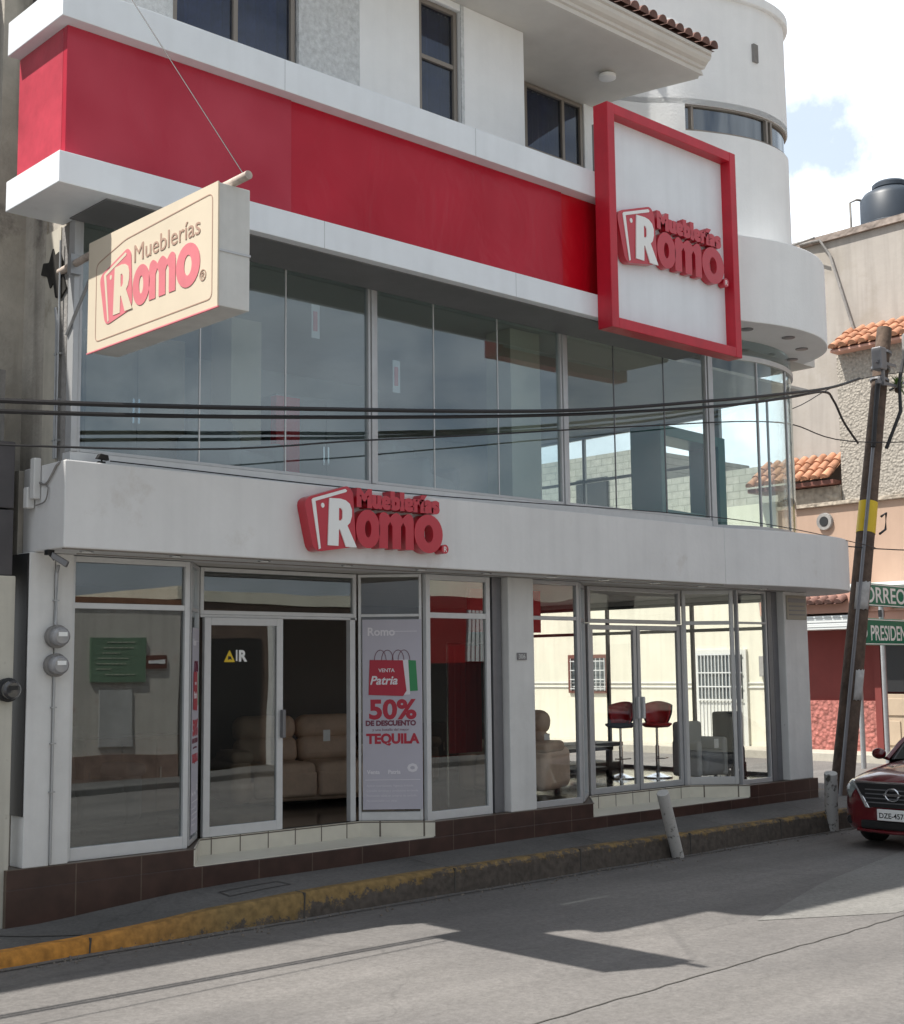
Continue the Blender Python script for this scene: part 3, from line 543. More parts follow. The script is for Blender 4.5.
b = MB(); b.box(5.3, 17.1, 10.5, 17.1, 3.331, 3.35); sb(b, 'upper_floor', M_wall_int)
b = MB(); b.box(5.42, 17.0, 10.6, 17.1, 5.52, 5.56); sb(b, 'upper_ceiling', M_soffit)
b = MB(); b.box(5.42, 12.0, 14.4, 14.5, 3.36, 5.51); b.box(12.0, 17.1, 17.0, 17.1, 3.36, 5.51); b.box(11.9, 12.0, 14.5, 17.0, 3.36, 5.51); sb(b, 'upper_rear_wall', M_wall_up)
M_inpil = mat('interior pillar', (.68, .63, .52), .8, var=.06)
for x0, x1, y0 in ((10.93, 11.42, 10.75), (8.2, 8.6, 12.4)):
    b = MB(); b.box(x0, x1, y0, y0 + .4, 3.36, 5.51); sb(b, 'interior_pillar', M_inpil)
# side wall of the upper storeys, stained, with burnt patch
b = MB(); b.box(5.26, 5.40, 10.88, 17.2, 3.331, 7.05); b.box(5.0, 5.26, 11.3, 11.6, 3.0, 9.4); sb(b, 'upper_side_wall', M_oldwall)
b = MB(); b.box(5.275, 5.385, 10.47, 10.879, 5.436, 7.045); sb(b, 'side_closure', M_oldwall)
b = MB(); b.box(5.2, 13.48, 9.70, 10.34, 5.428, 5.4385); sb(b, 'fascia_shade_sheet', mat('painted soffit shade', (.16, .165, .17), .6, var=.1, vscale=2))  # added dark sheet: shade and reflection under the fascia put into its colour
# joints in the fascia sheets
b = MB()
for x in (7.35, 9.86): b.box(x, x + .004, 9.5985, 9.5999, 5.442, 5.698)
for x in (6.9, 9.3): b.box(x, x + .004, 9.5985, 9.5999, 6.822, 7.118)
sb(b, 'sheet_joint', M_steel)
# two white fascia bands and red sheet band
b = MB(); b.prism([(4.73, 10.56), (4.73, 9.6), (11.2, 9.6), (13.5, 9.6), (13.5, 10.345), (5.255, 10.345), (5.255, 10.56)], 5.44, 5.70); sb(b, 'lower_fascia', M_band, bevel=.006)
b = MB(); b.prism([(4.73, 10.6), (4.73, 9.6), (13.6, 9.6), (13.6, 10.49), (5.255, 10.49), (5.255, 10.6)], 6.82, 7.12); sb(b, 'upper_fascia', M_band, bevel=.006)
xs_ = [4.84, 7.72, 10.7, 13.9]
for x0, x1, dy, mr__ in ((4.84, 7.07, 0, M_red_a), (7.07, 10.75, .012, M_red), (10.75, 13.0, .03, M_red_c)):
    b = MB(); b.box(x0 + .001, x1 - .001, 9.73 + dy, 9.80, 5.7, 6.82); sb(b, 'red_panel', mr__, bevel=.004)
b = MB(); b.box(4.84, 4.90, 9.802, 10.6, 5.7, 6.82); sb(b, 'red_side_panel', mat('red sheet with painted sheen', (.50, .06, .09), .3, var=.25, vscale=1.6, bump=.25, bscale=3, detail=1), bevel=.004)  # sun sheen on this side is painted in as a pinker red
b = MB(); b.box(5.0, 13.9, 9.9, 10.4, 5.9, 6.8); sb(b, 'parapet_core', M_grey)
# deck between fascia and glass (soffit over upper windows)
b = MB(); b.box(5.41, 17.0, 10.52, 17.1, 5.881, 6.0); sb(b, 'roof_slab', M_soffit)
# top storey
b = MB(); b.box(5.26, 6.27, 10.5, 10.7, 7.05, 9.03); b.box(7.72, 8.5, 10.5, 10.7, 7.05, 9.03); b.box(6.27, 7.72, 10.5, 10.7, 8.75, 9.03); sb(b, 'rough_wall', M_rough)
b = MB(); b.box(8.502, 9.34, 10.497, 10.7, 7.05, 9.03); b.box(9.34, 9.96, 10.497, 10.7, 8.95, 9.03); b.box(9.96, 10.98, 10.497, 11.4, 7.05, 9.03)
b.box(10.981, 11.9, 11.38, 11.55, 6.5, 9.03); b.box(11.9, 13.04, 11.38, 11.55, 6.5, 7.3); b.box(13.04, 14.6, 11.38, 11.55, 6.5, 9.6); sb(b, 'top_wall', M_plaster, bevel=.008)
b = MB(); b.box(9.955, 10.0, 10.485, 10.50, 7.05, 9.02); sb(b, 'window_trim', M_rough)
M_glasst = glass('dark curtain glass', (.55, .60, .70), .06)
M_curt = mat('blue curtain', (.07, .10, .22), .9, var=.35, vscale=4)
for (x0, x1, y, z0, z1, vt, hz) in ((6.29, 7.70, 10.58, 7.05, 8.74, (.5,), ()), (9.36, 9.94, 10.58, 7.05, 8.94, (), (8.28,)), (11.92, 13.03, 11.44, 7.31, 9.02, (.66,), (8.15,))):
    o = swin('top_window', (x0, y), (x1, y), z0, z1, M_bronze, M_glasst, fw=.05, fd=.08, vert=vt, horiz=hz)
    b = MB(); n = 40; pts = [(x0 + (x1 - x0) * i / n, y + .12 + .025 * sin(i * 1.7)) for i in range(n + 1)]; b.ribbon(pts, z0 - .1, z1, .01); sb(b, 'curtain', M_curt, smooth=True)
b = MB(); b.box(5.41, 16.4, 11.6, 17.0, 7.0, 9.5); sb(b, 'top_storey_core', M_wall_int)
# eave: soffit, moulded cornice, tile edge
b = MB(); b.prism([(5.0, 9.84), (13.50, 9.84), (13.56, 9.9), (13.42, 10.4), (13.30, 10.9), (13.25, 11.38), (13.25, 12.5), (5.0, 12.5)], 9.031, 9.09); sb(b, 'eave_soffit', M_soffit)
b = MB()
prof = [(9.84, 9.03), (9.80, 9.035), (9.80, 9.09), (9.77, 9.10), (9.77, 9.14), (9.72, 9.16), (9.69, 9.20), (9.69, 9.25), (9.66, 9.26), (9.66, 9.30), (9.9, 9.32), (10.6, 9.52), (11.4, 9.75), (11.4, 9.10), (9.84, 9.095)]
Lp = [b.bm.verts.new((5.0, y, z)) for y, z in prof]; Rp = [b.bm.verts.new((13.55 + (.03 * sin(i * 2.1) - (y - 9.66) * .25), y, z)) for i, (y, z) in enumerate(prof)]
for i in range(len(prof)): j = (i + 1) % len(prof); b.bm.faces.new((Lp[i], Lp[j], Rp[j], Rp[i]))
b.bm.faces.new(Lp); b.bm.faces.new(Rp[::-1]); sb(b, 'cornice', M_soffit)
def tile_rows(b, o, across, down, n, ln, r=.085, rows=1, pitch=None, tilt=0):
    """barrel tiles: n columns along 'across', rows overlapping down the slope"""
    o = Vector(o); a = Vector(across).normalized(); d = Vector(down).normalized(); up_ = a.cross(d)
    if up_.z < 0: up_ = -up_
    pitch = pitch or 2.1 * r
    for c in range(n):
        for k in range(rows):
            s = o + a * (pitch * c) + d * (ln * .9 * k) + up_ * (.0)
            e = s + d * ln; j = random.uniform(-.006, .006)
            sg = 8; R0, R1 = r * .86, r
            ra = [b.bm.verts.new(s + a * (cos(pi * i / sg) * R0 + j) + up_ * (sin(pi * i / sg) * R0 + .0)) for i in range(sg + 1)]
            rb = [b.bm.verts.new(e + a * (cos(pi * i / sg) * R1 + j) + up_ * (sin(pi * i / sg) * R1 + .025)) for i in range(sg + 1)]
            rc = [b.bm.verts.new(e + a * (cos(pi * i / sg) * (R1 - .016) + j) + up_ * (sin(pi * i / sg) * (R1 - .016) + .02)) for i in range(sg + 1)]
            for i in range(sg): b.bm.faces.new((ra[i], ra[i + 1], rb[i + 1], rb[i])); b.bm.faces.new((rb[i], rb[i + 1], rc[i + 1], rc[i]))
            b.bm.faces.new(rc)
    q = [o - a * r, o + a * (pitch * (n - 1) + r), o + a * (pitch * (n - 1) + r) + d * ln * .9 * rows, o - a * r + d * ln * .9 * rows]
    b.bm.faces.new([b.bm.verts.new(p - up_ * .01) for p in q])
b = MB(); tile_rows(b, (5.1, 10.9, 9.70), (1, 0, 0), (0, -1.34, -.40), 50, .36, r=.08, rows=4, pitch=.172); sb(b, 'roof_tiles', M_tiled, smooth=True)
b = MB(); b.lathe([(.09, 8.95), (.11, 8.96), (.11, 9.0), (.06, 9.03)], (12.56, 10.56, 0), seg=20); sb(b, 'ceiling_lamp', M_signw, smooth=True)
b = MB(); b.box(12.5, 12.66, 10.5, 10.7, 9.5, 9.80); b.box(12.47, 12.69, 10.47, 10.73, 9.80, 9.85); sb(b, 'vent_stack', M_pil)
# rounded balcony and tower
BAL = smoothline([(13.9, 9.66), (14.6, 9.46), (15.3, 9.45), (15.9, 9.64), (16.4, 10.0), (16.75, 10.6), (16.9, 11.4), (16.92, 12.6)], 6)
b = MB(); b.prism([(13.9, 11.35)] + BAL[::1] + [(16.9, 16.9), (13.9, 16.9)], 5.885, 7.0); sb(b, 'curved_balcony', M_plaster, smooth=True, bevel=.01)
for X, Y in ((14.35, 9.85), (15.15, 9.75), (15.85, 10.0), (16.3, 10.45)):
    b = MB(); b.lathe([(.07, 5.872), (.085, 5.875), (.085, 5.884)], (X, Y, 0), seg=20); sb(b, 'balcony_downlight', M_alud, smooth=True)
TW = smoothline([(13.4, 11.37), (13.95, 11.12), (14.4, 10.75), (15.1, 10.42), (15.7, 10.30), (16.3, 10.39), (16.72, 10.72), (16.98, 11.3), (17.0, 12.6)], 6)
def towerseg(z0, z1, off=0, name='tower_wall', m=M_plaster, pts=TW):
    b = MB(); b.prism(pts + [(17.0, 16.9), (13.9, 16.9)], z0, z1); return sb(b, name, m, smooth=True)
towerseg(7.001, 8.84); 
WT = TW[12:45]
b = MB(); b.ribbon(TW, 9.22, 10.8, .2); b.ribbon(TW[:13], 8.841, 9.219, .2); sb(b, 'tower_drum', M_plaster, smooth=True)
b = MB(); b.prism([(p[0] + (p[0] - 15.6) * .02, p[1] - .06) for p in TW] + [(17.04, 16.9), (13.85, 16.9)], 10.8, 10.95); sb(b, 'tower_coping', M_plaster, smooth=True, bevel=.015)
b = MB(); b.prism(TW + [(17.0, 16.9), (13.9, 16.9)], 9.221, 9.3); sb(b, 'tower_lintel', M_plaster, smooth=True)
tin = [(p[0] - .0, p[1] + .06) for p in TW[12:]]
b = MB(); b.ribbon(tin, 8.841, 9.219, .01); sb(b, 'strip_window', glass('strip glass', (.25, .32, .38), .22), smooth=True)
b = MB(); b.ribbon([(p[0], p[1] + .02) for p in TW[12:]], 8.841, 8.868, .06); b.ribbon([(p[0], p[1] + .02) for p in TW[12:]], 9.192, 9.219, .06)
for i in (13, 24, 25, 36, 42): x, y = TW[i]; b.box(x - .02, x + .02, y + .015, y + .075, 8.868, 9.192)
sb(b, 'strip_window_frame', M_bronze)
b = MB(); b.box(15.42, 15.52, 10.29, 10.36, 9.98, 10.24); sb(b, 'wall_niche', M_grey)
b = MB(); b.box(14.3, 16.8, 11.2, 16.8, 8.842, 9.22); sb(b, 'tower_core', M_wall_int)
# broken burnt hole and pipes on the side wall of the upper storey
M_soot = mat('soot', (.02, .018, .016), .95, var=.5, vscale=8)
b = MB()
pr_ = rounded([(10.60, 4.86), (10.66, 4.98), (10.68, 5.12), (10.74, 5.22), (10.82, 5.20), (10.86, 5.28), (10.93, 5.16), (11.04, 5.18), (11.08, 5.08), (10.96, 5.04), (10.9, 4.92), (10.84, 4.96), (10.80, 4.82), (10.70, 4.80)], .015, 2)
A = [b.bm.verts.new((5.245, y - .13, z)) for y, z in pr_]; B2 = [b.bm.verts.new((5.262, y - .13, z)) for y, z in pr_]; b.bm.faces.new(A); b.bm.faces.new(B2[::-1])
for i in range(len(A)): j = (i + 1) % len(A); b.bm.faces.new((A[i], A[j], B2[j], B2[i]))
sb(b, 'burnt_patch', M_soot)
b = MB(); b.tube([(5.235, 10.60, 3.4), (5.235, 10.60, 4.6), (5.235, 10.63, 4.72)], .016); b.tube([(5.23, 10.555, 3.4), (5.23, 10.555, 5.3)], .010)
for z in (3.55, 3.9, 4.3): b.box(5.225, 5.262, 10.54, 10.63, z, z + .015)
sb(b, 'side_pipe', M_steel, smooth=True)

# ================================================================== SIGNS ON THE STORE
fs = thing('framed_sign', 'square white sign in a deep red frame, high on the facade', 'sign', (12.36, 9.62, 5.3))
def under(root, objs_before):
    """parent everything created since objs_before that has no parent to root, keeping world coordinates"""
    inv = Matrix.Translation(root.location).inverted()
    for o in [o for o in COL.objects if o not in objs_before and o.parent is None and o is not root]:
        o.parent = root; o.matrix_parent_inverse = inv
def snap(): return set(COL.objects)
M_framer = mat('frame red', (.50, .012, .03), .4, var=.12, vscale=3, streak=.1)
s0 = snap()
b = MB(); b.box(11.15, 11.27, 9.39, 9.598, 5.30, 7.88); b.box(13.45, 13.57, 9.39, 9.598, 5.30, 7.88); b.box(11.27, 13.45, 9.392, 9.597, 5.301, 5.42); b.box(11.27, 13.45, 9.392, 9.597, 7.76, 7.879); b.build('frame', M_framer, bevel=.006)
b = MB(); b.box(11.26, 13.46, 9.53, 9.575, 5.41, 7.77); b.build('panel', M_band)
b = MB(); b.box(11.3, 13.4, 9.70, 9.75, 7.13, 7.75); b.build('backing', M_grey)
under(fs, s0)
s0 = snap(); logo(None, (11.31, 9.475, 6.09), FACE_S, 2.07, .045, M_redt, M_signw); 
for o in [o for o in COL.objects if o not in s0 and o.parent is None]: o.parent = fs; o.matrix_parent_inverse = Matrix.Translation(fs.location).inverted()
ls = thing('lettering_sign', 'red raised lettering with a white initial on a red tag, mounted on the white canopy', 'sign', (8.4, 10.2, 2.68))
s0 = snap(); logo(None, (7.468, 10.135, 2.69), FACE_S, 1.81, .062, M_redt, M_signw); under(ls, s0)
ps = thing('projecting_sign', 'cream box sign with faded pink lettering sticking out from the corner on a steel pole', 'sign', (5.24, 10.4, 5.05))
s0 = snap()
M_creamf = mat('faded cream sheet', (.66, .575, .45), .5, var=.04, vscale=2)
M_pink = mat('faded red print', (.66, .20, .23), .5, var=.08, vscale=4)
M_thin = mat('faded brown print', (.42, .28, .22), .5)
M_boxm = mat('sign box metal', (.60, .60, .58), .5, var=.06, vscale=5, streak=.12)
b = MB(); b.box(5.112, 5.375, 7.90, 9.785, 4.152, 5.052); b.build('box', M_boxm, bevel=.006)
b = MB(); b.box(5.10, 5.111, 7.895, 9.79, 4.147, 5.057); b.build('face', M_creamf)
b = MB(); b.box(5.097, 5.1115, 7.885, 9.80, 4.137, 4.1468); b.build('edging', M_pink)
b = MB(); b.box(5.11, 5.378, 7.892, 7.899, 4.55, 4.565); b.build('seam', M_alu)
b = MB(); b.tube([(5.25, 10.6, 5.03), (5.245, 9.8, 5.06), (5.24, 7.72, 5.085)], .032, 12); b.build('pole', mat('rusty pipe', (.45, .38, .33), .6, var=.35, vscale=9), smooth=True)
b = MB(); b.box(5.2, 5.3, 10.3, 10.36, 4.95, 5.12); b.tube([(5.25, 9.85, 5.05), (5.25, 10.45, 4.45)], .014); b.tube([(5.25, 10.35, 5.06), (5.33, 10.45, 5.3)], .014); b.build('bracket', M_steel)
def outline(loop, w, name, m, M):
    n = len(loop); c = (sum(p[0] for p in loop) / n, sum(p[1] for p in loop) / n)
    inn_ = []
    for i in range(n):
        a_, q_ = Vector(loop[i - 1]), Vector(loop[(i + 1) % n]); d = (q_ - a_).normalized(); nn = Vector((-d.y, d.x)); p = Vector(loop[i]) + nn * w
        inn_.append(tuple(p))
    return shape([loop, inn_], name, m, M, None, .0012)
KB = Matrix.Translation((5.0985, 9.76, 4.15)) @ FACE_W
outline(rounded([(.10, .06), (1.80, .06), (1.80, .84), (.56, .80), (.10, .70)], .06), .008, 'border_line', M_thin, KB)
logo(None, (5.097, 9.60, 4.315), FACE_W, 1.53, .0015, M_pink, M_creamf, thin=M_thin)
under(ps, s0)
b = MB(); b.tube([(5.24, 7.78, 5.1), (5.305, 9.52, 7.10), (5.36, 10.45, 8.15)], .004, 6); tag(b.build('stay_wire', M_cable), 'thin stay wire from the cream box sign up across the red band', 'wire')

# posters on the splayed glass
M_post = mat('poster lilac', (.47, .455, .52), .5, var=.04, vscale=2)
M_postw = mat('poster white print', (.72, .70, .74), .5)
M_postr = mat('poster red print', (.42, .015, .04), .5)
M_postd = mat('poster dark print', (.16, .03, .06), .5)
M_postg = mat('poster green print', (.03, .25, .09), .5)
def poster(p, q, z0, z1, label):
    P = Vector((p[0], p[1])); Q = Vector((q[0], q[1])); d = (Q - P); w = d.length; d.normalize()
    nrm = Vector((d.y, -d.x, 0))
    M = Matrix(((d.x, 0, nrm.x, P.x), (d.y, 0, nrm.y, P.y), (0, 1, 0, z0), (0, 0, 0, 1)))
    r = thing('poster', label, 'poster', (P.x, P.y, z0), group='sale posters on the angled shop glass'); s0 = snap(); h = z1 - z0
    T = lambda x, y, lay=0: M @ Matrix.Translation((x * w, y * h, .006 + lay))
    b = MB(); b.box(0, w, 0, h, 0, .005); o = b.build('sheet', M_post); o.data.transform(M)
    C = lambda t, n, m, x, y, s, sx=1, off=0: text(t, n, m, T(x, y), s * w, None, .001, off, 'CENTER', sx)
    C('50%', 'sale_text', M_postr, .5, .475, .44, 1.08, .010)
    C('DE DESCUENTO', 'sale_text', M_postd, .47, .438, .115, 1.0, .004)
    C('y una botella del mejor', 'small_text', M_postd, .47, .410, .06, 1.1)
    C('TEQUILA', 'sale_text', M_postr, .5, .345, .22, .98, .007)
    K = M @ Matrix.Translation((0, 0, .008))
    R_w = lambda pts: [(x * w, y * h) for x, y in pts]
    shape([R_w([(.60, .615), (.93, .62), (.90, .78), (.62, .785)])], 'green_bag', M_postg, K, None, .001)
    shape([R_w([(.50, .595), (.80, .60), (.77, .785), (.52, .785)])], 'white_bag', M_postw, K @ Matrix.Translation((0, 0, .001)), None, .001)
    shape([R_w([(.10, .60), (.68, .592), (.74, .62), (.68, .782), (.12, .785)])], 'red_bag', M_postr, K @ Matrix.Translation((0, 0, .0025)), None, .001)
    b = MB()
    for x0 in (.22, .34, .52, .62):
        b.tube([tuple(K @ Vector(((x0 + .10 * (1 - cos(t * pi / 8)) - .02) * w, (.782 + .055 * sin(t * pi / 8)) * h, .001))) for t in range(9)], .003, 5)
    b.build('bag_handles', M_postd)
    text('VENTA', 'bag_text', M_postw, T(.27, .72, .006), .085 * w, None, .001, .001)
    text('Patria', 'bag_text', M_postw, T(.12, .655, .006), .20 * w, None, .001, .003, shear=.25)
    text('Romo', 'logo_text', M_postw, T(.08, .915), .19 * w, None, .001, .003)
    b = MB()
    def bar(x0, x1, y, t=.004): b.box(x0 * w, x1 * w, y * h, (y + t) * h, .0055, .0075)
    bar(.42, .92, .935, .003); bar(.04, .96, .152, .003)
    o = b.build('rule', M_postw); o.data.transform(M)
    for i, (y, t) in enumerate(((.118, 'Aplican restricciones. Vigencia limitada.'), (.092, 'Consulta términos y condiciones en tienda.'), (.066, 'Promoción válida en compras de contado.'), (.04, 'No acumulable con otras'))): text(t, 'fine_print', M_postw, T(.06, y), .052 * w, None, .0008, 0, sx=.95)
    text('Venta', 'brand_text', M_postw, T(.07, .185), .09 * w, None, .001, .002)
    text('Patria', 'brand_text', M_postw, T(.42, .185), .09 * w, None, .001, .002)
    shape([ell(.83 * w, .215 * h, .09 * w, .075 * w, 8), ell(.83 * w, .215 * h, .04 * w, .03 * w, 8)], 'round_badge', M_postw, K, None, .001)
    under(r, s0); return r
poster((9.12, 11.25), (9.59, 10.83), .13, 2.12, 'lilac sale poster reading 50% de descuento tequila, facing the street right of the open door')
poster((6.80, 10.895), (7.08, 11.235), .10, 2.0, 'lilac sale poster seen nearly edge-on beside the closed glass door leaf')
# door stickers
st1 = thing('door_sticker', 'small yellow warning triangle and white letter sticker on the glass door leaf', 'sticker', (7.45, 11.28, 1.7)); s0 = snap()
K = Matrix.Translation((7.40, 11.28, 1.68)) @ FACE_S
shape([rounded([(0, 0), (.13, 0), (.065, .12)], .01)], 'triangle', M_yel, K, None, .001)
shape([[(.045, .02), (.07, .03), (.095, .02), (.08, .055), (.05, .06)]], 'pictogram', M_dark, K @ Matrix.Translation((0, 0, .0015)), None, .001)
text('R', 'letter', M_signw, K @ Matrix.Translation((.17, .01, 0)), .15, None, .001, .006)
b = MB(); b.box(7.54, 7.556, 11.278, 11.281, 1.69, 1.80); b.build('letter_bar', M_signw)
under(st1, s0)
# plaques
pq = thing('number_plaque', 'small grey house number plaque on the white pilaster between the shop windows', 'plaque', (11.0, 10.72, 1.70)); s0 = snap()
b = MB(); b.box(10.93, 11.08, 10.715, 10.729, 1.68, 1.76); b.build('plate', M_alud, bevel=.002)
text('306', 'number', M_pil, Matrix.Translation((10.945, 10.714, 1.693)) @ FACE_S, .075, None, .001, 0); under(pq, s0)
pq = thing('street_plaque', 'beige street name plaque high on the right corner pilaster', 'plaque', (16.5, 10.72, 2.2)); s0 = snap()
b = MB(); b.box(16.33, 16.82, 10.712, 10.729, 2.22, 2.56); b.build('plate', mat('plaque beige', (.36, .33, .27), .7), bevel=.004)
b = MB()
for z in (2.28, 2.34, 2.40): b.box(16.38, 16.77, 10.7085, 10.7115, z, z + .02)
b.box(16.36, 16.79, 10.7085, 10.7115, 2.46, 2.52); b.build('lettering', M_alud); under(pq, s0)
# meters, camera
def meter(x, z, y, label, dark=False, pos=''):
    r = thing('electricity_meter', label, 'meter', (x, y, z), group='electricity meters beside the shop'); s0 = snap()
    b = MB(); b.lathe([(.095, y - .001), (.095, y - .05), (.10, y - .06), (.085, y - .065)], (x, 0, z), 'y', 24); b.build('housing', M_grey if not dark else M_dark, smooth=True)
    b = MB(); b.lathe([(.08, y - .0655), (.078, y - .13), (.06, y - .15), (.01, y - .153)], (x, 0, z), 'y', 24); b.build('dome', mat('meter glass ' + ('d' if dark else 'l'), (.05, .05, .055) if dark else (.30, .30, .31), .12, coat=.6), smooth=True)
    b = MB(); b.box(x - .04, x + .04, y - .1555, y - .1535, z + .0, z + .035); b.build('dial', M_signw if not dark else M_dark)
    under(r, s0); return r
meter(5.335, 1.90, 10.715, 'upper round electricity meter with shiny glass on the left white pilaster')
m2 = meter(5.33, 1.66, 10.715, 'lower brownish electricity meter under the shiny one on the left white pilaster')
b = MB(); b.tube([(5.335, 10.70, 2.0), (5.335, 10.70, 2.44), (5.33, 10.66, 2.5)], .016, 8); b.tube([(5.335, 10.705, 1.57), (5.335, 10.705, .02)], .011, 8)
for z in (.6, 1.0, 1.3, 2.2): b.box(5.31, 5.36, 10.69, 10.719, z, z + .012)
tag(b.build('conduit', M_steel, smooth=True), 'thin grey conduit running down the left pilaster through the two meters', 'conduit')
sc = thing('security_camera', 'small dark camera or lamp hanging under the left end of the canopy', 'camera', (5.22, 10.5, 2.6)); s0 = snap()
b = MB(); b.box(5.13, 5.19, 10.46, 10.52, 2.57, 2.611); b.tube([(5.16, 10.49, 2.58), (5.20, 10.47, 2.53)], .012); b.build('mount', M_dark)
b = MB(); b.hexa([(5.15, 10.45, 2.545), (5.19, 10.50, 2.545), (5.29, 10.43, 2.465), (5.25, 10.38, 2.465)], [(5.16, 10.44, 2.595), (5.20, 10.49, 2.595), (5.31, 10.42, 2.515), (5.27, 10.37, 2.515)]); b.build('housing', M_alud, bevel=.008); under(sc, s0)
# clutter on the canopy end
b = MB(); b.box(5.06, 5.13, 10.72, 10.80, 2.98, 3.16); b.box(5.07, 5.135, 10.62, 10.70, 3.05, 3.40); tag(b.build('junction_box', M_pil, bevel=.01), 'small pale junction box on the left end of the white canopy', 'junction box')
b = MB(); b.tube(smoothline([(5.13, 10.75, 3.25), (5.125, 10.6, 3.18), (5.125, 10.5, 3.17), (5.125, 10.4, 3.24), (5.13, 10.32, 3.31), (5.17, 10.25, 3.345)], 5), .010, 6); b.tube(smoothline([(5.12, 10.68, 3.0), (5.115, 10.5, 3.02), (5.12, 10.46, 3.12), (5.125, 10.52, 3.16)], 5), .006, 6)
tag(b.build('loose_cable', M_grey, smooth=True), 'loose looping grey cable on the left side face of the canopy', 'cable')
lf = thing('floodlight', 'small dark bird-like spotlight on the canopy edge near its left end', 'spotlight', (5.5, 10.25, 3.34)); s0 = snap()
b = MB(); b.box(5.46, 5.52, 10.23, 10.27, 3.341, 3.36); b.tube([(5.49, 10.25, 3.355), (5.5, 10.24, 3.40)], .008); b.build('mount', M_dark)
b = MB(); b.hexa([(5.44, 10.22, 3.38), (5.55, 10.22, 3.37), (5.55, 10.27, 3.37), (5.44, 10.27, 3.38)], [(5.46, 10.20, 3.42), (5.53, 10.2, 3.41), (5.53, 10.26, 3.41), (5.46, 10.26, 3.42)]); b.build('head', M_dark, bevel=.004); under(lf, s0)

# ================================================================== STREET OBJECTS
up_ = thing('utility_pole', 'leaning dark wooden utility pole with yellow label at the street corner', 'utility pole', (18.32, 11.05, -.37)); s0 = snap()
M_wood = mat('tarred wood', (.11, .075, .055), .85, var=.4, vscale=7, bump=.5, bscale=20, streak=.3)
PB, PT = Vector((18.07, 11.05, -.40)), Vector((20.0, 11.05, 7.05))
ax = (PT - PB).normalized()
pp = lambda z: PB + (PT - PB) * ((z + .40) / 7.45)
b = MB(); b.tube([pp(-.4), pp(1), pp(3), pp(5), pp(7.05)], .175, 18, .12); b.build('shaft', M_wood, smooth=True)
b = MB(); b.tube([pp(3.62), pp(4.12)], .150, 18, .147); b.build('yellow_label', M_yel, smooth=True)
M_paper = mat('weathered paper', (.45, .44, .43), .9, var=.2, vscale=9)
def patch(z0, z1, a0, a1, r0, r1):
    b = MB(); n = 8
    g = lambda z, a, r: (pp(z).x + cos(a) * r, pp(z).y + sin(a) * r, z)
    A = [[b.bm.verts.new(g(z0 + (z1 - z0) * j / 3 + .012 * sin(i * 2.3 + j), a0 + (a1 - a0) * i / n, r0 + (r1 - r0) * j / 3)) for i in range(n + 1)] for j in range(4)]
    for j in range(3):
        for i in range(n): b.bm.faces.new((A[j][i], A[j][i + 1], A[j + 1][i + 1], A[j + 1][i]))
    o = b.build('paper_patch', M_paper, smooth=True); md = o.modifiers.new('s', 'SOLIDIFY'); md.thickness = .003
patch(2.42, 2.85, R_(185), R_(270), .161, .159); patch(1.05, 1.5, R_(225), R_(290), .170, .168)
b = MB(); b.tube([pp(z) + Vector((-.15 - .02 * (z < 2), -.08, 0)) for z in (-.36, 1, 3, 5, 6.2)], .028, 8); b.build('conduit', M_alud, smooth=True)
b = MB(); b.box(19.36, 19.55, 10.78, 10.95, 6.25, 6.62); b.build('splice_box', M_alud, bevel=.02)
b = MB()
for z in (6.15, 6.35, 6.62): b.tube([pp(z - .02), pp(z + .02)], .155, 16)
b.box(19.3, 19.9, 10.82, 10.86, 6.02, 6.07); b.box(19.3, 19.9, 10.82, 10.86, 6.35, 6.40); b.box(19.45, 19.5, 10.80, 10.84, 6.0, 6.45); b.tube([(19.9, 10.95, 6.0), (20.5, 10.9, 6.25), (21.4, 10.8, 6.3)], .02); b.build('bracket', M_alud)
b = MB(); b.lathe([(.16, 6.5), (.17, 6.55), (.17, 6.95), (.12, 7.0)], (20.35, 10.75, 0), seg=18); b.build('transformer', M_grey, smooth=True)
b = MB(); b.tube([pp(5.0) + Vector((.12, -.16, 0)), (19.75, 10.7, 5.6), (19.9, 10.78, 6.1), (20.1, 10.8, 6.5)], .03); b.build('wire_bundle', M_cable, smooth=True); b = MB(); b.tube([pp(3.9) + Vector((.22, -.12, 0)), pp(3.95) + Vector((.36, -.12, .02)), pp(3.7) + Vector((.38, -.12, 0)), pp(3.62) + Vector((.22, -.12, 0))], .02); b.build('wire_loop', M_cable, smooth=True); b = MB(); b.tube([pp(6) + Vector((-.2, -.1, .1)), pp(5.6) + Vector((-.24, -.12, 0)), pp(5) + Vector((-.21, -.12, 0))], .04); b.build('wire_bundle', M_cable, smooth=True)
under(up_, s0)
ap = thing('air_plant', 'spiky green plant growing on the right side of the leaning pole', 'plant', (20.05, 10.85, 6.05)); s0 = snap()
b = MB(); random.seed(3)
for i in range(46):
    a = random.uniform(0, 2 * pi); e = random.uniform(-.4, 1.3); ln = random.uniform(.18, .36); d = Vector((cos(a) * cos(e), sin(a) * cos(e), sin(e))); o = Vector((20.02, 10.85, 6.02)); s = d.cross(Vector((0, 0, 1))).normalized() * .012
    m_ = o + d * ln * .55 + Vector((0, 0, .02)); t_ = o + d * ln + Vector((0, 0, -.03)); v = [b.bm.verts.new(p) for p in (o - s, o + s, m_ + s, m_ - s, t_)]
    b.bm.faces.new((v[0], v[1], v[2], v[3])); b.bm.faces.new((v[3], v[2], v[4]))
b.build('leaves', mat('plant green', (.12, .20, .05), .6, var=.3, vscale=10)); b = MB(); b.ball((20.0, 10.87, 6.0), .05); b.build('root_ball', M_wood, smooth=True); under(ap, s0)

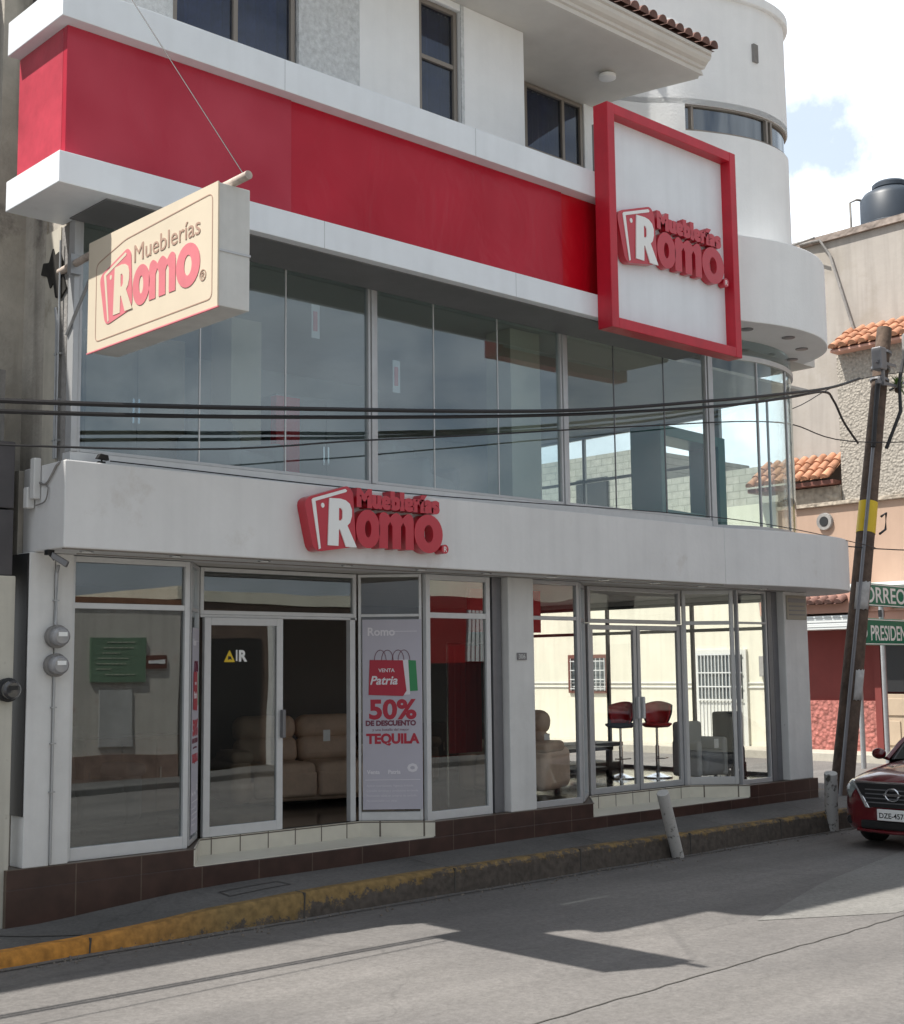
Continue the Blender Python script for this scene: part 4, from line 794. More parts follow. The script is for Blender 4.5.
def sagline(pts, r, name, label, m=M_cable, seg=6, n=8):
    b = MB(); b.tube(smoothline(pts, n), r, seg); return tag(b.build(name, m, smooth=True), label, 'cable', 'overhead cables crossing in front of the store')
sagline([(-8, 9.65, 3.05), (0, 9.62, 3.30), (4.3, 9.6, 3.63), (7.08, 9.6, 3.91), (10.5, 9.6, 4.31), (13.3, 9.6, 4.78), (14.8, 9.75, 5.07), (16.9, 10.25, 5.52), (18.8, 10.85, 6.02)], .021, 'overhead_cable', 'upper thick black cable of the pair crossing the upper windows to the leaning pole')
sagline([(-8, 9.7, 2.95), (0, 9.66, 3.22), (4.3, 9.64, 3.555), (7.08, 9.64, 3.84), (10.5, 9.64, 4.27), (13.3, 9.62, 4.71), (15.0, 9.8, 5.05), (17.0, 10.4, 5.5), (17.6, 10.6, 5.48), (18.2, 10.8, 5.25), (18.75, 10.9, 5.0)], .019, 'overhead_cable', 'lower thick black cable of the pair, curling down into the leaning pole')
sagline([(-6, 8.9, 2.7), (4.3, 9.3, 3.25), (8, 9.5, 3.72), (12, 9.9, 4.35), (16, 10.5, 4.95), (19.1, 10.9, 5.05), (24, 9, 5.5), (40, 5, 7)], .009, 'overhead_cable', 'thin black wire sagging across the upper windows just below the thick pair')
sagline([(16.9, 10.9, 5.3), (19.6, 10.85, 6.2), (26, 9, 7.2)], .007, 'overhead_cable', 'thin wire rising from the rounded glass corner to the pole top')
sagline([(16.9, 11.2, 3.4), (21, 10.6, 3.42), (28, 8.5, 3.9), (40, 5, 5)], .010, 'overhead_cable', 'thin wire over the pink cornice, passing behind the yellow pole label')
sagline([(5.6, 10.3, 3.38), (9, 10.3, 3.37), (14.2, 10.15, 3.45), (17.6, 10.2, 3.30), (19.0, 10.9, 3.35)], .006, 'overhead_cable', 'hair-thin wire lying along the top edge of the canopy')

M_boll = mat('chipped white paint', (.50, .49, .47), .8, stain=(.10, .09, .08), stain_s=9, stain_lo=.55, stain_hi=.62, bump=.3, bscale=20)
def bollard(base, top, r, label):
    b = MB(); B0, T0 = Vector(base), Vector(top); b.tube([B0 + (T0 - B0) * t for t in (0, .04, .5, .97, 1)], r, 16); o = b.build('bollard', M_boll, smooth=True, bevel=.006); return tag(o, label, 'bollard', 'short white posts at the kerb')
bollard((12.72, 9.93, -.61), (12.30, 9.80, .17), .070, 'chipped white post leaning left at the kerb in front of the second entrance')
bollard((16.1, 10.0, -.61), (15.88, 9.85, .17), .085, 'white post at the kerb right beside the red car and the leaning pole')

# road signs
rs = thing('road_sign', 'two stacked green direction signs with white capitals on two grey posts beyond the leaning pole', 'road sign', (23.9, 14.0, -.45)); s0 = snap()
dh = Vector((cos(R_(6)), sin(R_(6)), 0)); nv = Vector((dh.y, -dh.x, 0))
def signM(x, z): 
    o = Vector((23.35, 13.9, z)) + dh * x
    return Matrix(((dh.x, 0, nv.x, o.x), (dh.y, 0, nv.y, o.y), (0, 1, 0, o.z), (0, 0, 0, 1)))
SG = .55
for z0, z1 in ((2.72, 3.18), (1.95, 2.48)):
    b = MB(); b.box(.2, 4.2, 0, z1 - z0, -.02, 0); o = b.build('sign_plate', M_green, bevel=.01); o.data.transform(signM(0, z0))
    b = MB(); h = z1 - z0
    b.box(.23, 4.17, .015, .035, .001, .004); b.box(.23, 4.17, h - .035, h - .015, .001, .004); o2 = b.build('sign_border', M_signw); o2.data.transform(signM(0, z0))
text('TORREON', 'sign_text', M_signw, signM(.30, 2.80), .44, None, .003, .006, sx=1.35)
text('PRESIDENCIA', 'sign_text', M_signw, signM(.86, 2.05), .42, None, .003, .005, sx=.95)
K = signM(.50, 2.2)
shape([rounded([(-.2, .2), (.2, .2), (.22, -.05), (0, -.24), (-.22, -.05)], .05)], 'shield', M_signw, K, None, .003); shape([ell(0, 0, .12, .12, 16)], 'shield_emblem', M_pink, K @ Matrix.Translation((0, 0, .004)), None, .002)
for x in (.42, 1.55):
    o = Vector((23.35, 13.9, 0)) + dh * x - nv * .06; b = MB(); b.tube([(o.x, o.y, -.42), (o.x, o.y, 3.1)], .05, 10); b.build('post', M_steel, smooth=True)
    b = MB(); b.box(o.x - .07, o.x + .07, o.y - .03, o.y + .03, 2.52, 2.66); b.build('clamp', M_dark)
under(rs, s0)

# ================================================================== NEIGHBOUR ON THE LEFT
nb = thing('neighbor_building', 'grey-fronted neighbouring building at the left edge, pale wall below', 'building', (4.0, 10.8, -.5)); s0 = snap()
M_slate = mat('dark slate panel', (.085, .08, .085), .7, var=.15, vscale=3)
b = MB(); b.box(-14, 4.975, 10.78, 10.98, 2.41, 2.96); b.box(-14, 4.975, 10.78, 10.98, 2.975, 3.54); b.build('dark_fascia', M_slate, bevel=.006)
b = MB(); b.box(-14, 5.0, 10.76, 11.0, -.7, 2.405); b.build('front_wall', mat('pale old paint', (.55, .53, .46), .85, var=.08, vscale=2, streak=.25, stain=(.25, .22, .18), stain_s=4, stain_lo=.62, stain_hi=.75), bevel=.01)
b = MB(); b.box(-14, 4.97, 11.0, 12, 2.4, 4.2); b.box(-14, 4.9, 11.35, 12, 4.2, 4.55); b.build('upper_wall', M_grey)
b = MB(); b.box(-14, 5.0, 11.6, 14, 4.5, 8.6); b.build('rear_wall', M_grey)
b = MB(); b.box(-14, 4.85, 12.2, 13.5, 8.6, 10.2); b.build('rough_stone_wall', M_rough)
b = MB(); b.tube([(4.84, 10.9, 3.545), (4.84, 10.92, 4.5), (4.7, 10.9, 4.62)], .03, 8); b.build('vent_pipe', M_steel, smooth=True)
under(nb, s0)
meter(4.93, 1.46, 10.755, 'black round electricity meter on the pale neighbouring wall at the left edge', True)

# ================================================================== FAR SIDE OF THE SIDE STREET
M_creamw = mat('cream house wall', (.70, .67, .55), .9, var=.06, vscale=1, bump=.2, streak=.1)
M_bars = mat('white bars', (.62, .63, .62), .5)
ch = thing('cream_house', 'cream painted house seen through the shop, with barred window and white door', 'house', (28.5, 22, -.4)); s0 = snap()
b = MB(); b.box(28.5, 36, 18.85, 33, -.6, 5.6); b.build('wall', M_creamw)
b = MB(); b.box(28.47, 28.4999, 18.85, 33, 1.02, 1.05); b.box(28.47, 28.4999, 18.85, 33, 1.13, 1.15); b.build('conduit_line', M_pil)
M_brown = mat('brown surround', (.14, .05, .035), .7)
def farwin(y0, y1, z0, z1, m1, n, name='window'):
    b = MB(); b.box(28.44, 28.498, y0, y1, z0, z0 + .07); b.box(28.44, 28.498, y0, y1, z1 - .1, z1); b.box(28.44, 28.498, y0, y0 + .1, z0 + .07, z1 - .1); b.box(28.44, 28.498, y1 - .1, y1, z0 + .07, z1 - .1); f = b.build(name, m1)
    b = MB(); b.box(28.485, 28.497, y0 + .1, y1 - .1, z0 + .07, z1 - .1); b.build('pane', M_glassd if False else mat('far glass', (.12, .14, .15), .1), f)
    b = MB()
    for i in range(n): y = y0 + .12 + (y1 - y0 - .24) * i / (n - 1); b.tube([(28.42, y, z0 + .07), (28.42, y, z1 - .1)], .014, 6)
    for k in range(4): z = z0 + .12 + (z1 - z0 - .3) * k / 3; b.box(28.405, 28.415, y0 + .1, y1 - .1, z - .012, z + .012)
    b.build('bars', M_bars, f)
farwin(24.42, 25.9, .86, 1.92, M_brown, 9)
b = MB(); b.box(28.43, 28.498, 19.9, 21.5, -.41, 1.98); f = b.build('door', mat('white door', (.60, .60, .56), .6, var=.04, vscale=4))
b = MB(); b.box(28.415, 28.4295, 20.02, 21.38, .75, 1.86); b.build('pane', mat('far glass', (.12, .14, .15), .1), f)
b = MB()
for i in range(13): y = 20.05 + 1.3 * i / 12; b.tube([(28.39, y, .72), (28.39, y, 1.88)], .018, 6); b.box(28.405, 28.43, y - .008, y + .008, -.38, .68)
for z in (.72, 1.05, 1.4, 1.86): b.box(28.37, 28.385, 20.0, 21.4, z - .015, z + .015)
b.build('bars', M_bars, f)
b = MB(); b.tube([(28.46, 19.5, 3.4), (28.46, 19.3, 1.9), (28.46, 19.35, 1.2)], .02, 6); b.box(28.4, 28.5, 19.2, 19.5, 1.3, 1.8); b.build('meter_box', M_grey)
under(ch, s0)
M_block = brickmat('grey block wall', (.30, .29, .26), (.36, .34, .31), (.20, .19, .17), w=.42, h=.21, msize=.012, plane='yz', var=.15)
bb = thing('block_building', 'unplastered grey block building behind the cream house, seen through the upper glass', 'building', (30.5, 26, -.4)); s0 = snap()
b = MB(); b.box(30.5, 36, 24.8, 40, 5.55, 7.9); b.box(30.6, 36, 19.0, 24.8, 5.55, 6.9); b.build('wall', M_block)
b = MB(); b.box(30.4, 30.49, 26, 27.2, 6.2, 7.2); b.build('window_opening', M_dark); under(bb, s0)

rb = thing('red_house', 'red house with rough rock base and pink cornice across the side street', 'house', (28.3, 15, -.4)); s0 = snap()
M_redw = mat('red wall paint', (.17, .032, .028), .85, var=.08, vscale=2, streak=.1)
M_pinkw = mat('pink plaster', (.48, .27, .21), .85, var=.08, vscale=2)
b = MB(); b.box(28.3, 34, 5, 18.8, .74, 2.42); b.build('wall', M_redw)
b = MB(); b.box(28.25, 34, 5, 18.8, -.6, .738); b.build('rock_base', stonemat('pink rock face', (.36, .13, .11), 10, .8, .4))
b = MB()
for i in range(6): z = 2.38 + .052 * i; b.box(27.42 - (.012 if i % 2 else 0), 28.299, 16.35, 18.5, z + .002, z + .050)
b.build('roller_shutter_box', mat('white slats', (.60, .62, .62), .5))
b = MB(); b.box(27.5, 34, 5, 18.8, 2.75, 3.24); b.box(27.55, 28.29, 5, 16.34, 2.385, 2.748); b.build('pink_cornice', M_pinkw)
b = MB(); b.box(27.15, 28.29, 5, 16.2, 3.29, 3.37); b.box(27.2, 28.29, 5, 16.2, 3.242, 3.288); b.build('cornice_ledge', M_signw)
b = MB()
for i in range(16):
    y = 16.0 - .6 * i
    b.hexa([(27.49, y, 2.80), (27.49, y - .12, 2.80), (27.4, y - .12, 2.80), (27.4, y, 2.80)], [(27.49, y, 3.24), (27.49, y - .12, 3.24), (27.2, y - .12, 3.24), (27.2, y, 3.24)])
b.build('cornice_brackets', mat('old pink bracket', (.38, .16, .12), .85, var=.2, vscale=6))
b = MB(); tile_rows(b, (27.55, 18.4, 3.10), (0, -1, 0), (-1, 0, -.5), 9, .36, r=.10, rows=1, pitch=.235); b.build('roof_tiles', M_tiled, smooth=True)
M_door = mat('beige door', (.42, .33, .24), .7, var=.08)
b = MB(); b.box(28.2, 28.249, 15.1, 16.05, -.41, .9); b.box(28.17, 28.199, 15.2, 15.55, -.25, .3); b.box(28.17, 28.199, 15.65, 15.95, -.25, .3); b.box(28.17, 28.199, 15.2, 15.95, .42, .8); b.build('door', M_door, bevel=.01)
b = MB(); b.box(28.18, 28.298, 15.1, 16.05, .95, 2.2); b.build('dark_doorway', M_dark)
b = MB(); b.box(28.14, 28.24, 16.06, 16.22, -.41, 2.3); b.build('door_trim', M_redw)
under(rb, s0)
rs0 = thing('stone_building', 'tall beige building with stone-faced wall, orange tile canopies and peach ground storey', 'building', (28.6, 14, 3.3)); s0 = snap()
M_beige = mat('big beige wall', (.365, .335, .305), .9, var=.07, vscale=.8, bump=.2, bscale=8, streak=.18, stain=(.28, .25, .21), stain_s=.7, stain_lo=.5, stain_hi=.8)
M_peach = mat('peach wall', (.40, .28, .21), .85, var=.05, vscale=1.5, streak=.08)
b = MB(); b.box(28.9, 38, 4, 18.8, 3.3, 11.95); b.build('wall', M_beige)
b = MB(); b.box(28.3, 28.9, 4, 18.6, 3.42, 5.32); b.build('peach_wall', M_peach)
b = MB(); b.box(28.35, 28.899, 4, 16.95, 5.42, 9.0); b.build('stone_wall', stonemat('grey stone face', (.33, .30, .26), 16, .6, .25))
b = MB(); b.box(28.2, 28.9, 4, 18.7, 5.325, 5.415); b.box(28.3, 28.9, 16.96, 18.7, 5.42, 5.80); b.build('stone_ledge', stonemat('ledge stone', (.36, .31, .25), 8, .8, .3), bevel=.01)
b = MB(); b.prism([(28.8, 4), (28.8, 18.85), (29.2, 18.85), (29.2, 4)], 11.955, 12.12); b.build('parapet_coping', stonemat('coping', (.30, .25, .22), 5, .8, .35))
M_tileb = M_tile
b = MB(); tile_rows(b, (28.95, 16.8, 9.62), (0, -1, 0), (-1, 0, -.62), 46, .42, r=.11, rows=3, pitch=.262); b.build('tile_canopy', M_tileb, smooth=True)
b = MB(); b.hexa([(28.0, 4, 8.93), (28.0, 16.9, 8.93), (28.9, 16.9, 8.93), (28.9, 4, 8.93)], [(28.0, 4, 8.98), (28.0, 16.9, 8.98), (28.9, 16.9, 9.52), (28.9, 4, 9.52)]); b.build('canopy_base', M_pinkw)
b = MB(); tile_rows(b, (28.9, 19.3, 6.62), (0, -1, 0), (-1, 0, -.75), 9, .40, r=.11, rows=3, pitch=.262); b.build('tile_canopy', M_tileb, smooth=True)
b = MB(); b.box(28.05, 28.9, 17.0, 19.4, 5.82, 5.92); b.build('canopy_base', M_brown)
b = MB(); b.lathe([(.2, 28.22), (.21, 28.27), (.21, 28.299)], (0, 17.4, 5.0 - .04), 'x', 24); v = b.build('round_vent', M_grey, smooth=True); 
b = MB(); b.lathe([(.11, 28.205), (.12, 28.219)], (0, 17.4, 4.96), 'x', 20); b.build('vent_hole', M_dark, v)
b = MB(); b.tube([(28.8, 18.1, 12.03), (28.78, 17.52, 12.0), (28.84, 17.3, 11.6), (28.84, 16.72, 9.55)], .035, 8); b.build('drain_pipe', M_grey, smooth=True)
b = MB(); b.tube([(28.5, 17.5, 12.9 - .9), (28.8, 18.6, 12.05)], .03, 6); b.build('spout', M_grey)
under(rs0, s0)
wt = thing('water_tank', 'dark grey-blue plastic water tank on the roof of the tall beige building', 'water tank', (30.4, 16.0, 12.0)); s0 = snap()
M_tank = mat('tank plastic', (.03, .04, .055), .45, var=.1, vscale=3)
b = MB(); b.lathe([(.72, 11.9), (.76, 12.0), (.76, 12.6), (.78, 12.62), (.78, 12.68), (.76, 12.7), (.76, 13.35), (.66, 13.5), (.42, 13.62)], (30.5, 16.5, -.2), seg=32); b.build('body', M_tank, smooth=True)
b = MB(); b.lathe([(.43, 13.62), (.45, 13.64), (.45, 13.74), (.38, 13.8), (.05, 13.82)], (30.5, 16.5, -.2), seg=28); b.build('lid', M_tank, smooth=True)
b = MB(); b.tube([(30.0, 17.35, 11.9), (30.0, 17.35, 13.2), (30.05, 17.2, 13.25), (30.4, 16.9, 13.18)], .035, 8); b.build('fill_pipe', M_grey, smooth=True); under(wt, s0)

# ================================================================== OPPOSITE SIDE OF THE MAIN STREET (what the shop glass mirrors)
oh = thing('opposite_house', 'pale old house across the main street, mirrored in the left display window', 'house', (13, -2.2, -.48)); s0 = snap()
M_opp = mat('opposite pale wall', (.56, .53, .48), .9, var=.1, vscale=2, streak=.2, stain=(.25, .12, .09), stain_s=2, stain_lo=.6, stain_hi=.8)
b = MB(); b.box(12.2, 14.6, -8, -2.2, -.5, 2.9); b.build('wall', M_opp)
b = MB(); b.box(12.2, 14.6, -2.199, -2.17, -.48, .0); b.build('base_band', mat('worn red base', (.24, .17, .14), .9, var=.4, vscale=3))
b = MB(); b.box(12.2, 14.6, -8, -2.15, 2.905, 3.02); b.build('cornice', mat('brick brown', (.25, .12, .07), .9, var=.2, vscale=6))
b = MB(); b.box(12.85, 13.55, -2.198, -2.16, .15, 1.25); b.build('door', mat('grey-blue door', (.46, .46, .45), .7, var=.15, vscale=3)); under(oh, s0)
og = thing('green_sign', 'green wall sign with pale lettering and an arrow plate, mirrored in the left window', 'sign', (13.2, -2.2, 1.8)); s0 = snap()
b = MB(); b.box(12.66, 13.82, -2.198, -2.14, 1.4, 2.27); b.build('board', mat('board green', (.15, .24, .16), .7, var=.15, vscale=3)); 
b = MB()
for i, (w0, w1) in enumerate(((.35, .8), (.28, .84), (.25, .6), (.15, .8), (.12, .7), (.12, .45), (.3, .9))):
    x = 12.66 + w0
    while x < 12.66 + w1: l2 = random.uniform(.03, .12); b.box(x, x + l2, -2.138, -2.132, 2.17 - .105 * i, 2.195 - .105 * i); x += l2 + .025
b.build('lettering', mat('faded sign lettering', (.42, .46, .36), .7))
b = MB(); b.box(13.83, 14.28, -2.198, -2.15, 1.66, 1.92); b.build('arrow_plate', M_brown)
b = MB(); b.box(13.88, 14.1, -2.148, -2.142, 1.76, 1.82); b.prism([(14.1, -2.148), (14.1, -2.142), (14.24, -2.142), (14.24, -2.148)], 1.75, 1.83); b.build('arrow', M_signw); under(og, s0)
oc = thing('opposite_shop', 'dark brown shopfront across the main street, mirrored faintly in the door glass', 'building', (17, -2.4, -.48)); s0 = snap()
b = MB(); b.box(14.62, 20.9, -9, -2.4, -.5, 3.05); b.build('wall', mat('brown brick', (.13, .09, .07), .9, var=.25, vscale=4)); b = MB(); b.box(14.62, 20.9, -9, -2.36, 3.055, 3.3); b.build('cornice', M_creamw)
b = MB(); b.box(15.2, 17.3, -2.398, -2.35, -.45, 2.3); b.box(18.0, 20.2, -2.398, -2.35, -.45, 2.4); b.build('dark_opening', M_dark)
b = MB(); b.box(14.7, 14.95, -2.397, -2.2, -.48, 2.6); b.box(17.5, 17.75, -2.397, -2.2, -.48, 2.6); b.build('white_column', M_pil); under(oc, s0)
orr = thing('opposite_red_house', 'red house with a white barred window across the main street, mirrored in the middle window', 'house', (24, -2.2, -.48)); s0 = snap()
b = MB(); b.box(20.92, 27, -8, -2.2, -.5, 3.3); b.build('wall', mat('bright red wall', (.30, .02, .02), .8, var=.1))
b = MB(); b.box(22.6, 23.7, -2.198, -2.15, 1.75, 3.0); b.build('window', mat('far glass', (.12, .14, .15), .1))
b = MB()
for i in range(8): b.box(22.62 + .14 * i, 22.70 + .14 * i, -2.14, -2.12, 1.75, 3.0)
b.build('bars', M_signw); b = MB(); b.box(21.0, 26.9, -2.1985, -2.16, -.45, 1.72); b.build('dark_opening', M_dark); under(orr, s0)
ol = thing('opposite_left_building', 'low pale building across the main street left of the pale old house', 'building', (4, -3, -.48)); s0 = snap()
b = MB(); b.box(1.5, 12.1, -9, -3.0, -.5, 3.6); b.build('wall', M_creamw)
b = MB(); b.box(4.0, 6.0, -2.999, -2.95, -.45, 2.1); b.box(8.5, 10.2, -2.999, -2.95, .5, 2.1); b.build('opening', M_dark); under(ol, s0)
ob = thing('opposite_corner_building', 'cream two-storey building further along the main street', 'building', (34, -2.3, -.48)); s0 = snap()
b = MB(); b.box(27.2, 44, -9, -2.3, -.5, 5.2); b.build('wall', M_creamw)
b = MB()
for x in (29, 33, 37, 41): b.box(x, x + 1.2, -2.299, -2.25, .6, 2.2); b.box(x, x + 1.2, -2.299, -2.25, 3.2, 4.5)
b.build('windows', M_dark); under(ob, s0)
fb = thing('distant_block', 'cream block closing the main street beyond the car', 'building', (60, 12, -.48)); s0 = snap()
b = MB(); b.box(34, 60, 9.9, 18.8, -.5, 6.5); b.build('wall', M_creamw)
b = MB(); b.box(33.95, 33.999, 11, 13, .5, 2.2); b.box(36, 38, 9.85, 9.899, -.4, 2.2); b.build('opening', M_dark); under(fb, s0)

# ================================================================== FURNITURE
def cushion(parent, name, m, x0, x1, y0, y1, z0, z1, r=.06, rot=None):
    b = MB(); b.box(x0, x1, y0, y1, z0, z1)
    if rot: bmesh.ops.rotate(b.bm, verts=b.bm.verts, cent=((x0 + x1) / 2, y0, z0), matrix=Matrix.Rotation(rot, 3, 'X'))
    return b.build(name, m, parent, smooth=True, bevel=min(r, (z1 - z0) * .45, (x1 - x0) * .45), seg=4)
def recliner(name, label, loc, rz, w, seats, m, group='tan recliner sofas in the shop'):
    r = thing(name, label, 'sofa', loc, rz, group)   # front towards -Y
    cushion(r, 'base', m, -w / 2 + .2, w / 2 - .2, 0.04, .85, .05, .30, .05)
    for s in (-1, 1):
        x0, x1 = (-w / 2, -w / 2 + .25) if s < 0 else (w / 2 - .25, w / 2)
        cushion(r, 'armrest', m, x0, x1, 0.0, .86, .05, .58, .1); cushion(r, 'armrest_pad', m, x0 - .015, x1 + .015, -.02, .6, .52, .66, .06)
    sw = (w - .5) / seats
    for i in range(seats):
        a = -w / 2 + .25 + sw * i + .01
        cushion(r, 'footrest', m, a, a + sw - .02, -.04, .06, .10, .40, .045)
        cushion(r, 'seat_cushion', m, a, a + sw - .02, -.03, .62, .31, .50, .08)
        cushion(r, 'back_cushion', m, a, a + sw - .02, .52, .80, .48, .80, .1, R_(-10)); cushion(r, 'head_cushion', m, a, a + sw - .02, .56, .86, .76, 1.06, .12, R_(-10))
    return r
recliner('recliner_sofa', 'tan leather recliner sofa in the dark shop behind the open sliding door', (9.85, 13.0, .01), R_(-14), 2.1, 2, M_tan)
recliner('recliner_sofa', 'dark tan recliner seen behind the glass right of the lilac poster', (12.0, 13.6, .01), R_(20), 1.2, 1, mat('dark tan leather', (.22, .13, .08), .5, var=.1), )
M_tan2 = mat('light tan leather', (.62, .47, .36), .5, var=.12, vscale=6, bump=.25, bscale=12)
recliner('recliner_chair', 'light tan recliner chair with its side to the glass right of the middle pilaster', (12.12, 12.2, .01), R_(-68), 1.25, 1, M_tan2)
rc = thing('red_cushion', 'bright red square cushion on the light tan recliner chair', 'cushion', (12.2, 12.1, .6)); s0 = snap()
b = MB(); b.box(-.05, .05, -.19, .19, -.19, .19); o = b.build('pad', M_redf, smooth=True, bevel=.045, seg=4); o.data.transform(Matrix.Translation((12.25, 12.15, .80)) @ Matrix.Rotation(R_(15), 4, 'Y') @ Matrix.Rotation(R_(20), 4, 'Z'))
b = MB(); b.tube([(12.25, 11.99, .99), (12.27, 12.31, .99)], .01); b.build('piping', M_redside, smooth=True); under(rc, s0)
def stool(loc, rz, label, m):
    r = thing('bar_stool', label, 'bar stool', loc, rz, 'bar stools inside the second shop window')
    b = MB(); b.lathe([(.21, 0), (.21, .015), (.12, .04), (.03, .07)], seg=28); b.build('base', M_chrome, r, smooth=True)
    b = MB(); b.lathe([(.028, .06), (.028, .45), (.018, .455), (.018, .70)], seg=14); b.build('stem', M_chrome, r, smooth=True)
    b = MB(); b.tube([(0, -.2, .28), (.12, -.16, .28), (.15, 0, .28), (.12, .0, .28)], .01, 6); b.build('footrest', M_chrome, r, smooth=True)
    b = MB(); b.lathe([(.03, .70), (.17, .71), (.215, .74), (.22, .765), (.19, .775), (.02, .77)], seg=28); o = b.build('seat', m, r, smooth=True); o.scale = (1, .95, 1)
    def shell(yo, sc, nm, mm):
        b = MB(); nu, nv = 10, 6; G = []
        for v_ in range(nv + 1):
            v = v_ / nv; row = []
            for u_ in range(nu + 1):
                u = -1 + 2 * u_ / nu; wd = (.15 + .075 * sin(min(1, v * 1.25) * pi / 2)) * sc; zz = .745 + .33 * v - .05 * u * u * v
                row.append(b.bm.verts.new((u * wd, .17 + .05 * v - .15 * u * u + yo, zz)))
            G.append(row)
        for a in range(nv):
            for c in range(nu): b.bm.faces.new((G[a][c], G[a][c + 1], G[a + 1][c + 1], G[a + 1][c]))
        o = b.build(nm, mm, r, smooth=True); q = o.modifiers.new('s', 'SOLIDIFY'); q.thickness = .022; return o
    shell(0, 1, 'backrest', M_navy); shell(-.025, .9, 'back_lining', M_redf)
    return r
stool((15.05, 12.72, .01), R_(-75), 'left bar stool with navy and red seat, swivelled sideways', M_navy)
stool((15.5, 12.42, .01), R_(-60), 'right bar stool with red seat and dark backrest, nearer the corner', M_redf)
tb = thing('low_table', 'low black open shelf table behind the glass entrance doors', 'table', (14.6, 13.0, 0.01)); s0 = snap()
b = MB(); b.box(13.9, 15.1, 12.9, 13.5, .40, .45); b.build('top', M_dark, bevel=.005)
b = MB(); b.box(13.95, 15.05, 12.95, 13.45, .12, .16); b.build('shelf', M_dark)
for x, y in ((13.92, 12.92), (15.02, 12.92), (13.92, 13.42), (15.02, 13.42)): b = MB(); b.box(x, x + .06, y, y + .06, .01, .40); b.build('leg', M_dark)
under(tb, s0)
gs = thing('grey_armchair', 'pale grey fabric armchair with a darker grey seat in the corner window', 'armchair', (16.0, 12.0, .01)); s0 = snap()
M_pg = mat('light grey fabric', (.42, .43, .43), .9)
cushion(None, 'backrest', M_pg, 15.50, 16.02, 12.0, 12.16, .30, .80, .05); cushion(None, 'seat', mat('mid grey fabric', (.24, .25, .26), .9), 15.52, 16.0, 11.58, 12.05, .06, .42, .09); cushion(None, 'armrest', M_pg, 16.01, 16.11, 11.62, 12.1, .05, .58, .05); cushion(None, 'armrest', M_pg, 15.41, 15.51, 11.62, 12.1, .05, .55, .05)
under(gs, s0)
wc = thing('wing_chair', 'tall navy wing-back chair beside the grey armchair in the corner window', 'armchair', (16.43, 11.85, .01)); s0 = snap()
b = MB(); pts = [(-.30, -.28), (-.32, 0), (-.25, .22), (0, .30), (.25, .22), (.32, 0), (.30, -.28)]; pts = [(16.43 + x * .75 * cos(.6) - y * .75 * sin(.6), 11.85 + x * .75 * sin(.6) + y * .75 * cos(.6)) for x, y in smoothline(pts, 4)]; b.ribbon(pts[::-1], .12, .92, .07); b.build('wing_back', M_navy, smooth=True, bevel=.03, seg=3)
cushion(None, 'seat', M_navy, 16.25, 16.58, 11.65, 12.0, .15, .45, .06); b = MB()
for x, y in ((16.27, 11.68), (16.56, 11.68), (16.27, 11.98), (16.56, 11.98)): b.box(x - .02, x + .02, y - .02, y + .02, .01, .2)
b.build('legs', M_dark); under(wc, s0)
def sideboard(x, y, rz, w, h, m, lab):
    r = thing('sideboard', lab, 'sideboard', (x, y, .01), rz)
    b = MB(); b.box(-w / 2, w / 2, 0, .45, .1, h); b.build('carcass', m, r, bevel=.008)
    n = 3
    for q in range(n):
        x0 = -w / 2 + q * w / n + .01; b = MB(); b.box(x0, x0 + w / n - .02, -.018, -.001, .12, h - .03); d = b.build('door', m, r, bevel=.006); b = MB(); b.box(x0 + .03, x0 + .045, -.04, -.019, h * .5, h * .5 + .12); b.build('handle', M_chrome, d)
    for q in (-1, 1): b = MB(); b.box(q * (w / 2 - .05) - .025, q * (w / 2 - .05) + .025, .05, .4, .01, .1); b.build('leg', M_dark, r)
    return r
M_walnut = mat('dark walnut', (.10, .05, .03), .4, var=.3, vscale=3)
sideboard(7.4, 12.9, R_(10), 1.4, .9, M_walnut, 'dark walnut sideboard deep in the shop behind the left display window')
sideboard(13.6, 14.6, R_(-30), 1.5, .8, M_walnut, 'dark walnut sideboard behind the bar stools')
recliner('recliner_sofa', 'grey sofa deep in the shop behind the left display window', (6.4, 12.3, .01), R_(10), 1.7, 2, M_greyf, None)
lp_ = thing('floor_lamp', 'floor lamp with pale shade behind the left display window', 'lamp', (6.0, 12.9, .01)); s0 = snap()
b = MB(); b.lathe([(.14, .012), (.13, .03), (.015, .04), (.012, 1.4)], (6.0, 13.1, 0), seg=20); b.build('stand', M_chrome, smooth=True)
b = MB(); b.lathe([(.2, 1.35), (.13, 1.65)], (6.0, 13.1, 0), seg=24); b.build('lamp_shade', M_pil, smooth=True); under(lp_, s0)
tg = []
for i, (x, y, z, lab) in enumerate(((9.6, 12.5, .78, 'white price card on the back of the tan sofa'), (12.75, 12.0, .62, 'white price card on the arm of the light tan recliner'), (15.75, 11.57, .44, 'white price card on the grey armchair seat'))):
    b = MB(); b.box(x - .05, x + .05, y - .003, y, z, z + .13); tag(b.build('price_card', M_signw), lab, 'price card', 'price cards on the furniture')
b = MB(); b.box(14.9, 16.5, 13.9, 14.5, .01, .12); b.box(14.9, 16.5, 13.9, 14.5, .36, .42); o = b.build('display_bench', M_dark); tag(o, 'low black display bench by the side window', 'bench')
